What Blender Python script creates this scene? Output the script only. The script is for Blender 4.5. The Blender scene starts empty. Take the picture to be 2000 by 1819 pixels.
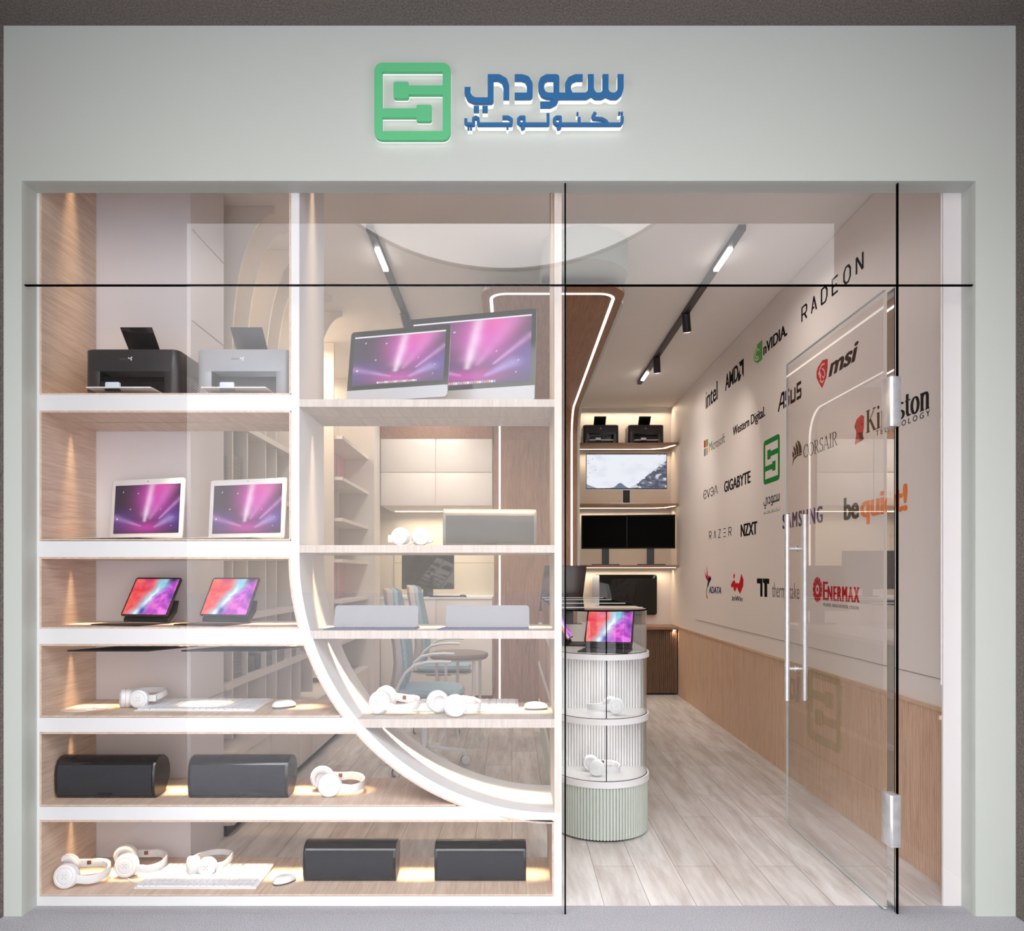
import bpy, bmesh, math, random
from mathutils import Vector, Matrix, noise as mnoise
from mathutils.geometry import delaunay_2d_cdt

random.seed(7)
PI = math.pi
SC = bpy.context.scene
COL = SC.collection

# ------------------------------------------------------------------ camera, world, exposure
CAM_D, EYE, FPX = 3.4, 1.47, 1496.0     # distance to the shelf front, eye height, focal length in pixels of a 2000 px wide frame
cd = bpy.data.cameras.new('camera'); cam = bpy.data.objects.new('camera', cd); COL.objects.link(cam)
cam.location = (0, -CAM_D, EYE); cam.rotation_euler = (PI/2, 0, 0)
cd.sensor_width = 36; cd.lens = 36*FPX/2000; cd.shift_y = (1123-909.5)/2000; cd.clip_start = .05; cd.clip_end = 200
SC.camera = cam
vs = SC.view_settings
vs.view_transform = 'Standard'; vs.look = 'None'; vs.exposure = 0.3; vs.gamma = 1; vs.use_curve_mapping = False
cy = SC.cycles
cy.max_bounces = 10; cy.diffuse_bounces = 5; cy.glossy_bounces = 4; cy.transmission_bounces = 6; cy.transparent_max_bounces = 24
cy.caustics_reflective = False; cy.caustics_refractive = False; cy.sample_clamp_indirect = 4.0; cy.blur_glossy = .5
cy.use_denoising = True; cy.use_adaptive_sampling = False

W = bpy.data.worlds.new('world'); SC.world = W; W.use_nodes = True
nt = W.node_tree; bg = nt.nodes['Background']
tc = nt.nodes.new('ShaderNodeTexCoord'); sp = nt.nodes.new('ShaderNodeSeparateXYZ'); cr = nt.nodes.new('ShaderNodeValToRGB')
nt.links.new(tc.outputs['Generated'], sp.inputs[0]); nt.links.new(sp.outputs['Z'], cr.inputs[0]); nt.links.new(cr.outputs[0], bg.inputs[0])
e = cr.color_ramp.elements
e[0].position = 0; e[0].color = (1, .93, .86, 1); e[1].position = .45; e[1].color = (.93, .95, 1, 1)
mr = nt.nodes.new('ShaderNodeMapRange'); mr.interpolation_type = 'SMOOTHSTEP'; nt.links.new(sp.outputs['Z'], mr.inputs['Value'])   # bright overhead, softer towards the horizon
mr.inputs['From Min'].default_value = .40; mr.inputs['From Max'].default_value = .66; mr.inputs['To Min'].default_value = 2.25; mr.inputs['To Max'].default_value = 7.0
nt.links.new(mr.outputs[0], bg.inputs[1])

# ------------------------------------------------------------------ colours and materials
def lin(c): 
    c = c/255
    return c/12.92 if c <= .04045 else ((c+.055)/1.055)**2.4
def rgb(r, g, b): return (lin(r), lin(g), lin(b), 1)
_M = {}
def mat(name, col, rough=.5, metal=0.0, spec=.5, emit=None, es=0.0, bump=None, coat=0.0, var=None, sheen=0):
    """plain painted / plastic / metal surface; bump=(scale, strength); var=(scale, amount) mottles the colour"""
    if name in _M: return _M[name]
    m = bpy.data.materials.new(name); m.use_nodes = True; n = m.node_tree; b = n.nodes['Principled BSDF']
    b.inputs['Base Color'].default_value = col; b.inputs['Roughness'].default_value = rough
    b.inputs['Metallic'].default_value = metal; b.inputs['Specular IOR Level'].default_value = spec
    b.inputs['Coat Weight'].default_value = coat
    if sheen: b.inputs['Sheen Weight'].default_value = sheen
    if emit: b.inputs['Emission Color'].default_value = emit; b.inputs['Emission Strength'].default_value = es
    if bump or var:
        t = n.nodes.new('ShaderNodeTexCoord'); z = n.nodes.new('ShaderNodeTexNoise'); n.links.new(t.outputs['Object'], z.inputs['Vector'])
        z.inputs['Scale'].default_value = (bump or var)[0]; z.inputs['Detail'].default_value = 4
    if bump:
        p = n.nodes.new('ShaderNodeBump'); p.inputs['Strength'].default_value = bump[1]; p.inputs['Distance'].default_value = .01
        n.links.new(z.outputs[0], p.inputs['Height']); n.links.new(p.outputs[0], b.inputs['Normal'])
    if var:
        mx = n.nodes.new('ShaderNodeMix'); mx.data_type = 'RGBA'; mx.blend_type = 'MULTIPLY'
        r = n.nodes.new('ShaderNodeMapRange'); r.inputs['To Min'].default_value = 1-var[1]; r.inputs['To Max'].default_value = 1+var[1]
        r.inputs['From Min'].default_value = .3; r.inputs['From Max'].default_value = .7
        z2 = n.nodes.new('ShaderNodeTexNoise'); n.links.new(t.outputs['Object'], z2.inputs['Vector']); z2.inputs['Scale'].default_value = var[0]; z2.inputs['Detail'].default_value = 6
        n.links.new(z2.outputs[0], r.inputs['Value']); mx.inputs['Factor'].default_value = 1
        mx.inputs['A'].default_value = col; n.links.new(r.outputs[0], mx.inputs['B']); n.links.new(mx.outputs['Result'], b.inputs['Base Color'])
    _M[name] = m; return m

def glow(name, col, s):
    if name in _M: return _M[name]
    m = bpy.data.materials.new(name); m.use_nodes = True; n = m.node_tree; n.nodes.clear()
    o = n.nodes.new('ShaderNodeOutputMaterial'); e = n.nodes.new('ShaderNodeEmission'); e.inputs[0].default_value = col; e.inputs[1].default_value = s
    n.links.new(e.outputs[0], o.inputs[0]); _M[name] = m; return m

def wood(name, c1, c2, axis, rough=.45, scale=1.0, stretch=14.0, bump=.08):
    """oak-like grain running along `axis`"""
    if name in _M: return _M[name]
    m = bpy.data.materials.new(name); m.use_nodes = True; n = m.node_tree; b = n.nodes['Principled BSDF']; L = n.links.new
    t = n.nodes.new('ShaderNodeTexCoord'); mp = n.nodes.new('ShaderNodeMapping'); L(t.outputs['Object'], mp.inputs[0])
    s = [stretch*scale]*3; s[axis] = scale; mp.inputs['Scale'].default_value = s
    z = n.nodes.new('ShaderNodeTexNoise'); z.inputs['Scale'].default_value = 1.6; z.inputs['Detail'].default_value = 7; z.inputs['Roughness'].default_value = .62; z.inputs['Distortion'].default_value = 1.6
    L(mp.outputs[0], z.inputs['Vector'])
    mp2 = n.nodes.new('ShaderNodeMapping'); L(t.outputs['Object'], mp2.inputs[0]); s2 = [stretch*scale*9]*3; s2[axis] = scale*5; mp2.inputs['Scale'].default_value = s2
    z2 = n.nodes.new('ShaderNodeTexNoise'); z2.inputs['Scale'].default_value = 1.5; z2.inputs['Detail'].default_value = 3; L(mp2.outputs[0], z2.inputs['Vector'])
    ad = n.nodes.new('ShaderNodeMath'); ad.operation = 'MULTIPLY_ADD'; L(z2.outputs[0], ad.inputs[0]); ad.inputs[1].default_value = .45; 
    sb = n.nodes.new('ShaderNodeMath'); sb.operation = 'MULTIPLY'; L(z.outputs[0], sb.inputs[0]); sb.inputs[1].default_value = .62; L(sb.outputs[0], ad.inputs[2])
    cr = n.nodes.new('ShaderNodeValToRGB'); L(ad.outputs[0], cr.inputs[0]); e = cr.color_ramp.elements
    e[0].position = .36; e[0].color = c2; e[1].position = .66; e[1].color = c1
    L(cr.outputs[0], b.inputs['Base Color']); b.inputs['Roughness'].default_value = rough
    bp = n.nodes.new('ShaderNodeBump'); bp.inputs['Strength'].default_value = bump; bp.inputs['Distance'].default_value = .004; L(ad.outputs[0], bp.inputs['Height']); L(bp.outputs[0], b.inputs['Normal'])
    _M[name] = m; return m

def pane_glass(name, tint=(1, 1, 1, 1), gain=1.9, edge=None):
    """clear architectural glass: light passes straight through, the outer face mirrors by Fresnel"""
    if name in _M: return _M[name]
    m = bpy.data.materials.new(name); m.use_nodes = True; n = m.node_tree; n.nodes.clear(); L = n.links.new
    o = n.nodes.new('ShaderNodeOutputMaterial'); tr = n.nodes.new('ShaderNodeBsdfTransparent'); tr.inputs[0].default_value = tint
    gl = n.nodes.new('ShaderNodeBsdfGlossy'); gl.inputs['Roughness'].default_value = 0.0
    fr = n.nodes.new('ShaderNodeFresnel'); fr.inputs[0].default_value = 1.5
    g = n.nodes.new('ShaderNodeNewGeometry'); inv = n.nodes.new('ShaderNodeMath'); inv.operation = 'SUBTRACT'; inv.inputs[0].default_value = 1; L(g.outputs['Backfacing'], inv.inputs[1])
    mu = n.nodes.new('ShaderNodeMath'); mu.operation = 'MULTIPLY'; L(fr.outputs[0], mu.inputs[0]); L(inv.outputs[0], mu.inputs[1])
    m2 = n.nodes.new('ShaderNodeMath'); m2.operation = 'MULTIPLY'; m2.use_clamp = True; L(mu.outputs[0], m2.inputs[0]); m2.inputs[1].default_value = gain
    mx = n.nodes.new('ShaderNodeMixShader'); L(m2.outputs[0], mx.inputs[0]); L(tr.outputs[0], mx.inputs[1]); L(gl.outputs[0], mx.inputs[2]); L(mx.outputs[0], o.inputs[0])
    _M[name] = m; return m

def planks():
    m = bpy.data.materials.new('plank_floor'); m.use_nodes = True; n = m.node_tree; b = n.nodes['Principled BSDF']; L = n.links.new
    t = n.nodes.new('ShaderNodeTexCoord'); mp = n.nodes.new('ShaderNodeMapping'); mp.inputs['Rotation'].default_value = (0, 0, PI/2); L(t.outputs['Object'], mp.inputs[0])
    br = n.nodes.new('ShaderNodeTexBrick'); L(mp.outputs[0], br.inputs['Vector']); br.offset = .37; br.offset_frequency = 2
    br.inputs['Scale'].default_value = 1; br.inputs['Brick Width'].default_value = 1.25; br.inputs['Row Height'].default_value = .205
    br.inputs['Mortar Size'].default_value = .0016; br.inputs['Mortar Smooth'].default_value = .3; br.inputs['Bias'].default_value = 0
    br.inputs['Color1'].default_value = rgb(226, 222, 220); br.inputs['Color2'].default_value = rgb(207, 201, 197); br.inputs['Mortar'].default_value = rgb(118, 103, 94)
    mp2 = n.nodes.new('ShaderNodeMapping'); mp2.inputs['Scale'].default_value = (9, 1.0, 1); L(t.outputs['Object'], mp2.inputs[0])
    z = n.nodes.new('ShaderNodeTexNoise'); z.inputs['Scale'].default_value = 1.5; z.inputs['Detail'].default_value = 9; z.inputs['Roughness'].default_value = .68; z.inputs['Distortion'].default_value = .25; L(mp2.outputs[0], z.inputs['Vector'])
    cr = n.nodes.new('ShaderNodeValToRGB'); L(z.outputs[0], cr.inputs[0]); e = cr.color_ramp.elements
    e[0].position = .32; e[0].color = rgb(188, 175, 166); e[1].position = .6; e[1].color = (1, 1, 1, 1)
    mx = n.nodes.new('ShaderNodeMix'); mx.data_type = 'RGBA'; mx.blend_type = 'MULTIPLY'; mx.inputs['Factor'].default_value = .7
    L(br.outputs['Color'], mx.inputs['A']); L(cr.outputs[0], mx.inputs['B']); L(mx.outputs['Result'], b.inputs['Base Color'])
    b.inputs['Roughness'].default_value = .42
    bp = n.nodes.new('ShaderNodeBump'); bp.inputs['Strength'].default_value = .15; bp.inputs['Distance'].default_value = .003; L(z.outputs[0], bp.inputs['Height']); L(bp.outputs[0], b.inputs['Normal'])
    return m

M_white = mat('white_lacquer', (.75, .75, .755, 1), .35)
M_white_matt = mat('white_matt', (.78, .78, .785, 1), .8, spec=.2)
M_sage = mat('sage_paint', rgb(196, 204, 196), .55, bump=(60, .03))
M_sage_wall = mat('sage_plaster', rgb(190, 195, 188), .6, bump=(45, .04))
M_wall = mat('warm_white_wall', rgb(222, 213, 208), .6, bump=(40, .02))
M_wall_logo = mat('greige_wall_panel', rgb(224, 214, 209), .55, bump=(50, .015))
M_ceil = mat('ceiling_paint', rgb(234, 228, 222), .7, bump=(40, .02))
M_cream = mat('cream_cabinet', rgb(222, 214, 206), .42, var=(3, .01))
M_oak = wood('light_oak', rgb(220, 198, 180), rgb(186, 160, 138), 1)
M_oak_shelf = wood('pale_oak_shelf', rgb(198, 188, 180), rgb(176, 164, 155), 1)
M_oak_edge = wood('pale_oak_edge', rgb(200, 189, 181), rgb(178, 165, 156), 2, scale=1.4)
M_oak_post = wood('light_oak_post', rgb(222, 210, 200), rgb(204, 190, 178), 2, scale=1.5)
M_walnut_v = wood('brown_wood_upright', rgb(160, 122, 98), rgb(118, 84, 62), 2, scale=1.2)
M_walnut_h = wood('brown_wood_soffit', rgb(156, 114, 86), rgb(118, 80, 56), 1, scale=1.2)
M_shelfwood = wood('brown_wood_shelf', rgb(150, 112, 84), rgb(112, 78, 56), 0)
M_flute = wood('fluted_oak', rgb(214, 182, 156), rgb(184, 150, 124), 2, scale=1.1)
M_flute_dk = wood('fluted_brown', rgb(122, 94, 74), rgb(90, 68, 52), 2, scale=1.2)
M_black = mat('black_gloss', rgb(16, 16, 18), .12, coat=.3)
M_blackm = mat('black_satin', rgb(34, 33, 35), .38, bump=(120, .02))
M_screen_off = mat('dark_screen', rgb(8, 8, 9), .06)
M_grille = mat('speaker_cloth', rgb(31, 34, 41), .7, bump=(900, .35))
M_silver = mat('brushed_aluminium', rgb(190, 192, 196), .3, metal=.9, bump=(200, .02))
M_silver_pl = mat('silver_plastic', rgb(178, 182, 190), .35, metal=.25)
M_steel = mat('polished_steel', rgb(226, 227, 230), .32, metal=.75, var=(30, .1))
M_mirror = mat('mirror_steel', (.85, .85, .86, 1), .02, metal=1)
M_wplas = mat('white_plastic', (.75, .75, .76, 1), .28)
M_wplas2 = mat('white_cushion', (.78, .77, .78, 1), .55)
M_gkey = mat('pale_grey_keys', (.7, .71, .74, 1), .4)
M_rubber = mat('black_rubber', rgb(20, 20, 22), .8)
M_case = mat('grey_fabric_case', rgb(150, 149, 153), .75, bump=(400, .15))
M_case_dk = mat('dark_grey_key_mat', rgb(94, 98, 122), .7, bump=(300, .2))
M_blue = mat('pale_blue_mesh', rgb(168, 192, 204), .8, bump=(260, .5), var=(220, .25))
M_shell = mat('taupe_shell', rgb(190, 184, 180), .55)
M_taupe = mat('taupe_upholstery', rgb(146, 134, 122), .75, bump=(80, .1))
M_green = mat('logo_green', rgb(92, 188, 130), .5)
M_greend = mat('logo_deep_green', rgb(2, 122, 44), .7, spec=.15)
M_blue_s = mat('logo_blue', rgb(38, 104, 158), .5)
M_ink = mat('black_vinyl', rgb(6, 5, 6), .8, spec=.08)
M_inkg = mat('grey_vinyl', rgb(92, 86, 84), .6)
M_red = mat('red_vinyl', rgb(190, 8, 26), .7, spec=.15)
M_navy = mat('navy_vinyl', rgb(14, 24, 100), .7, spec=.15)
M_orange = mat('orange_vinyl', rgb(226, 116, 40), .5)
M_nvg = mat('leaf_green_vinyl', rgb(60, 150, 30), .5)
M_cyan = mat('teal_vinyl', rgb(0, 120, 160), .5)
M_yel = mat('amber_vinyl', rgb(214, 140, 40), .5)
M_wink = mat('white_vinyl', (.8, .8, .8, 1), .5)
M_dark = mat('dark_render', rgb(104, 95, 90), .9, bump=(90, .9), var=(120, .4))
M_carpet = mat('grey_carpet', rgb(174, 173, 178), .95, bump=(170, 1.0), var=(190, .34))
M_ground = mat('outdoor_paving', rgb(160, 159, 162), .9, var=(3, .1))
M_joint = mat('black_silicone', rgb(5, 5, 6), .9, spec=.0)
M_glass = pane_glass('clear_glass')
M_glass_case = pane_glass('display_glass', (.985, .99, .99, 1), 1.6)
M_led = glow('warm_led', (1, .82, .58, 1), 4)
M_dim = glow('frosted_led_cover', (1, .78, .55, 1), .22)
M_ledw = glow('white_led', (1, .92, .82, 1), 1.7)
M_lamp = glow('lamp_diffuser', (1, .97, .93, 1), 10)
M_halo = glow('sign_backlight', (1, 1, .98, 1), .85)
M_disc = glow('round_lamp_face', (1, .99, 1, 1), 5.4)
M_pink = mat('pink_panel', rgb(222, 172, 186), .4)
M_edge = mat('glass_edge', rgb(196, 204, 202), .2)
M_brownpatch = mat('brown_leather_tab', rgb(110, 62, 40), .6)

# ------------------------------------------------------------------ mesh helpers
def link(name, me, m, parent=None):
    o = bpy.data.objects.new(name, me); COL.objects.link(o)
    if m is not None: me.materials.append(m)
    if parent is not None: o.parent = parent
    return o

class MB:
    def __init__(s): s.v = []; s.f = []
    def add(s, vs, fs, M=None):
        b = len(s.v)
        s.v += [tuple(M @ Vector(p)) if M else tuple(p) for p in vs]
        s.f += [tuple(i+b for i in f) for f in fs]; return s
    def box(s, x0, x1, y0, y1, z0, z1, M=None):
        return s.add([(x0,y0,z0),(x1,y0,z0),(x1,y1,z0),(x0,y1,z0),(x0,y0,z1),(x1,y0,z1),(x1,y1,z1),(x0,y1,z1)],
              [(3,2,1,0),(4,5,6,7),(0,1,5,4),(1,2,6,5),(2,3,7,6),(3,0,4,7)], M)
    def prism(s, poly, d0, d1, ax='y', M=None):
        """2D polygon (a,b) extruded: ax='y' -> (a,d,b); 'x' -> (d,a,b); 'z' -> (a,b,d)"""
        n = len(poly)
        g = {'y': lambda a,b,d: (a,d,b), 'x': lambda a,b,d: (d,a,b), 'z': lambda a,b,d: (a,b,d)}[ax]
        vs = [g(a,b,d0) for a,b in poly]+[g(a,b,d1) for a,b in poly]
        fs = [tuple(range(n)), tuple(range(2*n-1, n-1, -1))]+[(i, i+n, (i+1)%n+n, (i+1)%n) for i in range(n)]
        return s.add(vs, fs, M)
    def cyl(s, p0, p1, r0, r1=None, n=24, caps=True):
        r1 = r0 if r1 is None else r1; p0 = Vector(p0); p1 = Vector(p1); d = (p1-p0).normalized()
        u = d.orthogonal().normalized(); w = d.cross(u)
        vs = [p0+(u*math.cos(2*PI*i/n)+w*math.sin(2*PI*i/n))*r0 for i in range(n)]+[p1+(u*math.cos(2*PI*i/n)+w*math.sin(2*PI*i/n))*r1 for i in range(n)]
        fs = [(i, (i+1)%n, (i+1)%n+n, i+n) for i in range(n)]
        if caps: fs += [tuple(range(n-1, -1, -1)), tuple(range(n, 2*n))]
        return s.add(vs, fs)
    def lathe(s, prof, c, d, n=32):
        """profile [(r, h)] turned about the axis d through c"""
        c = Vector(c); d = Vector(d).normalized(); u = d.orthogonal().normalized(); w = d.cross(u); vs = []; fs = []
        for r, h in prof:
            for i in range(n): vs.append(c+d*h+(u*math.cos(2*PI*i/n)+w*math.sin(2*PI*i/n))*max(r, 1e-5))
        for k in range(len(prof)-1):
            for i in range(n): fs.append((k*n+i, k*n+(i+1)%n, (k+1)*n+(i+1)%n, (k+1)*n+i))
        return s.add(vs, fs)
    def sweep(s, path, sec, up=(0,0,1), closed=False, caps=True):
        """section [(side, up)] carried along a path"""
        P = [Vector(p) for p in path]; n = len(P); m = len(sec); up = Vector(up); vs = []; fs = []
        for i, p in enumerate(P):
            a = P[(i-1)%n] if (closed or i > 0) else P[i]; b = P[(i+1)%n] if (closed or i < n-1) else P[i]
            t = (b-a).normalized(); sd = t.cross(up)
            if sd.length < 1e-4: sd = t.cross(Vector((0,1,0)))
            sd.normalize(); uu = sd.cross(t)
            vs += [p+sd*q[0]+uu*q[1] for q in sec]
        for i in range(n if closed else n-1):
            j = (i+1)%n
            for k in range(m): fs.append((i*m+k, i*m+(k+1)%m, j*m+(k+1)%m, j*m+k))
        if caps and not closed: fs += [tuple(range(m-1, -1, -1)), tuple((n-1)*m+k for k in range(m))]
        return s.add(vs, fs)
    def tube(s, path, r, n=10, closed=False):
        return s.sweep(path, [(r*math.cos(2*PI*k/n), r*math.sin(2*PI*k/n)) for k in range(n)], closed=closed, up=(.013, .017, 1))
    def build(s, name, m, parent=None, bevel=0, seg=2, smooth=False, fix=True):
        me = bpy.data.meshes.new(name); me.from_pydata([tuple(v) for v in s.v], [], s.f)
        bm = bmesh.new(); bm.from_mesh(me)
        if fix: bmesh.ops.recalc_face_normals(bm, faces=bm.faces)
        if bevel:
            bmesh.ops.remove_doubles(bm, verts=bm.verts, dist=1e-6)
            ed = [e for e in bm.edges if len(e.link_faces) == 2 and e.calc_face_angle(0) > math.radians(28)]
            bmesh.ops.bevel(bm, geom=ed, offset=bevel, segments=seg, affect='EDGES', profile=.5, clamp_overlap=True)
        if smooth or bevel:
            for f in bm.faces: f.smooth = True
            for e in bm.edges:
                if len(e.link_faces) == 2 and e.calc_face_angle(0) > math.radians(38): e.smooth = False
        bm.to_mesh(me); bm.free()
        return link(name, me, m, parent)

def rrect(w, h, r, n=5, cx=0, cy=0):
    pts = []
    for sx, sy, a in ((1,1,0), (-1,1,90), (-1,-1,180), (1,-1,270)):
        for k in range(n+1):
            t = math.radians(a+90*k/n); pts.append((cx+sx*(w/2-r)+r*math.cos(t), cy+sy*(h/2-r)+r*math.sin(t)))
    return pts
def arc(cx, cy, r, a0, a1, n=16, ry=None):
    return [(cx+r*math.cos(math.radians(a0+(a1-a0)*k/n)), cy+(ry or r)*math.sin(math.radians(a0+(a1-a0)*k/n))) for k in range(n+1)]

def tag(o, label=None, cat=None, group=None, kind=None):
    if label: o['label'] = label
    if cat: o['category'] = cat
    if group: o['group'] = group
    if kind: o['kind'] = kind
    return o
def thing(name, label, cat, loc=(0,0,0), rz=0, group=None):
    o = bpy.data.objects.new(name, None); o.empty_display_size = .1; COL.objects.link(o)
    o.location = loc; o.rotation_euler = (0, 0, rz); return tag(o, label, cat, group)
def struct(name, mb, m, **k):
    o = mb.build(name, m, **k); o['kind'] = 'structure'; return o
def kids(o): return [c for c in bpy.data.objects if c.parent is o]
def copy_tree(o, parent=None):
    c = o.copy(); COL.objects.link(c)
    if parent is not None: c.parent = parent
    for ch in kids(o): copy_tree(ch, c)
    return c
def dup(o, label, loc, rz=None, group=None, scale=None):
    c = copy_tree(o); c['label'] = label; c.location = loc
    if rz is not None: c.rotation_euler = (0, 0, rz)
    if group: c['group'] = group
    if scale: c.scale = (scale,)*3
    return c
def area(name, parent, loc, sx, sy, power, col, rot=(0,0,0), spread=180):
    ld = bpy.data.lights.new(name, 'AREA'); ld.shape = 'RECTANGLE'; ld.size = sx; ld.size_y = sy; ld.energy = power; ld.color = col; ld.spread = math.radians(spread)
    o = bpy.data.objects.new(name, ld); COL.objects.link(o); o.location = loc; o.rotation_euler = rot
    if parent: o.parent = parent
    return o

# where a pixel of the 2000x1819 frame lands on a plane of depth Y, on a level z, or on the logo wall
def X(px, Y=0): return (px-1000)/FPX*(Y+CAM_D)
def Zh(py, Y=0): return EYE-(py-1123)/FPX*(Y+CAM_D)

# ------------------------------------------------------------------ 2D shapes: strokes, union, lettering
def hull(pts):
    pts = sorted(set((round(a,7), round(b,7)) for a,b in pts)); 
    def half(ps):
        h = []
        for p in ps:
            while len(h) > 1 and (h[-1][0]-h[-2][0])*(p[1]-h[-2][1])-(h[-1][1]-h[-2][1])*(p[0]-h[-2][0]) <= 0: h.pop()
            h.append(p)
        return h
    a = half(pts); b = half(pts[::-1]); return a[:-1]+b[:-1]
def stroke(path, rx, ry=None, n=12, sq=False):
    """a pen with an elliptic (or square) nib drawn along a path: list of convex pieces"""
    ry = rx if ry is None else ry
    nib = [(-rx,-ry),(rx,-ry),(rx,ry),(-rx,ry)] if sq else [(rx*math.cos(2*PI*k/n), ry*math.sin(2*PI*k/n)) for k in range(n)]
    if len(path) == 1: return [[(path[0][0]+a, path[0][1]+b) for a,b in nib]]
    return [hull([(p[0]+a, p[1]+b) for p in (path[i], path[i+1]) for a,b in nib]) for i in range(len(path)-1)]
def flat_stroke(path, w):
    """constant-width stroke with butt ends and round-ish joins"""
    out = []; h = w/2
    for i in range(len(path)-1):
        a = Vector(path[i]); b = Vector(path[i+1]); d = (b-a).normalized(); nn = Vector((-d.y, d.x))*h
        out.append([tuple(a-nn), tuple(b-nn), tuple(b+nn), tuple(a+nn)])
        if i: out.append([(a.x+h*math.cos(2*PI*k/12), a.y+h*math.sin(2*PI*k/12)) for k in range(12)])
    return out
def union(polys):
    vs = []; fs = []
    for p in polys:
        if sum(p[i][0]*p[(i+1)%len(p)][1]-p[(i+1)%len(p)][0]*p[i][1] for i in range(len(p))) < 0: p = p[::-1]
        b = len(vs); vs += [Vector(q) for q in p]; fs.append(list(range(b, b+len(p))))
    r = delaunay_2d_cdt(vs, [], fs, 0, 1e-6)
    return [tuple(v) for v in r[0]], [tuple(f) for f, o in zip(r[2], r[5]) if len(o)]
def plate(shape, T, d0, d1):
    """solid plate from a flat shape (verts, faces); T maps (a, b, depth) to 3D"""
    v, f = shape[:2]; n = len(v); mb = MB(); cnt = {}
    for t in f:
        for i in range(len(t)):
            e = (t[i], t[(i+1)%len(t)]); cnt[e] = 1
    vs = [T(a, b, d1) for a,b in v]+[T(a, b, d0) for a,b in v]
    fs = [tuple(t) for t in f]+[tuple(i+n for i in reversed(t)) for t in f]
    fs += [(b, a, a+n, b+n) for (a,b) in cnt if (b,a) not in cnt]
    mb.add(vs, fs); return mb
def letters(txt, bold=0.0, shear=0.0, spacing=1.0):
    cu = bpy.data.curves.new('t', 'FONT'); cu.body = txt; cu.size = 1; cu.offset = bold; cu.shear = shear; cu.space_character = spacing; cu.resolution_u = 4
    o = bpy.data.objects.new('t', cu); COL.objects.link(o); dg = bpy.context.evaluated_depsgraph_get(); me = o.evaluated_get(dg).to_mesh()
    v = [(p.co.x, p.co.y) for p in me.vertices]; f = [tuple(q.vertices) for q in me.polygons]
    o.evaluated_get(dg).to_mesh_clear(); bpy.data.objects.remove(o); bpy.data.curves.remove(cu)
    return v, f
def fit(shape, u0, v0, u1, v1, base=None, cap=None):
    """scale a shape into a box; base/cap (font units) pin the baseline and cap height instead of the outline"""
    v, f = shape; a0 = min(p[0] for p in v); a1 = max(p[0] for p in v)
    b0 = min(p[1] for p in v) if base is None else base; b1 = max(p[1] for p in v) if cap is None else cap
    return [(u0+(p[0]-a0)/(a1-a0)*(u1-u0), v0+(p[1]-b0)/(b1-b0)*(v1-v0)) for p in v], f
def merge(*sh):
    v = []; f = []
    for a, b in sh:
        n = len(v); v += a; f += [tuple(i+n for i in t) for t in b]
    return v, f

# the shop's emblem and its Arabic lettering, in the units of a 2000 px wide enlargement of the sign (y downwards)
def emblem_shape():
    P = stroke([(x, y) for x, y in rrect(478, 478, 26, 4, 376, 381)]+[(rrect(478,478,26,4,376,381)[0])], 28, 31, 16)
    P += [[(348,270),(600,270),(600,333),(348,333)], rrect(107,117,15,4,296.5,301.5), [(150,430),(405,430),(405,493),(150,493)], rrect(107,115,15,4,456.5,462.5)]
    return union(P)
def arabic_big():
    S = []; w = 41
    S += flat_stroke([(1827,208),(1827,305),(1818,335),(1795,357),(1762,357),(1735,345),(1722,318),(1722,208)], w)
    S += flat_stroke([(1722,318),(1712,345),(1690,357),(1655,357),(1632,340),(1620,310),(1620,208)], w)
    S += flat_stroke([(1620,318),(1608,345),(1585,357),(1400,357)], w)
    S += flat_stroke([(1563,229),(1515,229),(1478,245),(1461,275),(1461,320),(1480,357)], w)
    S += flat_stroke([(1380,378),(1380,229),(1315,229),(1285,245),(1275,275),(1275,315),(1290,345),(1320,357),(1400,357)], w)
    S += flat_stroke([(1380,340),(1380,370),(1368,400),(1335,417),(1268,417)], 38)
    S += flat_stroke([(1090,229),(1140,229),(1175,240),(1195,275),(1195,357),(1090,357)], w)
    S += flat_stroke([(1032,378),(1032,290),(1018,250),(980,229),(903,229)], w)
    S += flat_stroke([(923,229),(923,390),(815,390),(780,375),(762,340),(762,297)], w)
    S += [[(805,428),(842,428),(842,467),(805,467)], [(865,428),(903,428),(903,467),(865,467)]]
    return union(S)
def arabic_small():
    S = []; w = 21
    S += flat_stroke([(1838,500),(1838,535),(1825,554),(1390,554)], w)
    S += flat_stroke([(1652,472),(1634,500),(1640,512),(1700,518),(1728,535),(1736,554)], w)
    S += flat_stroke([(1538,505),(1538,554)], w)
    S += flat_stroke([(1408,554),(1408,506),(1380,506),(1366,520),(1366,540),(1380,553),(1408,554),(1404,575),(1385,582)], w)
    S += flat_stroke([(1322,478),(1322,554),(1140,554)], w)
    S += flat_stroke([(1156,554),(1156,506),(1130,506),(1116,520),(1116,540),(1130,553),(1156,554),(1152,575),(1135,582)], w)
    S += flat_stroke([(1005,506),(1045,506),(1068,522),(1066,554),(832,554)], w)
    S += flat_stroke([(838,554),(836,515),(818,506),(804,515),(804,554),(765,554),(750,545),(750,515)], w)
    for x, y in ((1818,477),(1836,477),(1527,480),(1040,575),(768,580),(786,580)): S += [[(x-7,y-8),(x+7,y-8),(x+7,y+8),(x-7,y+8)]]
    return union(S)

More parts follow.
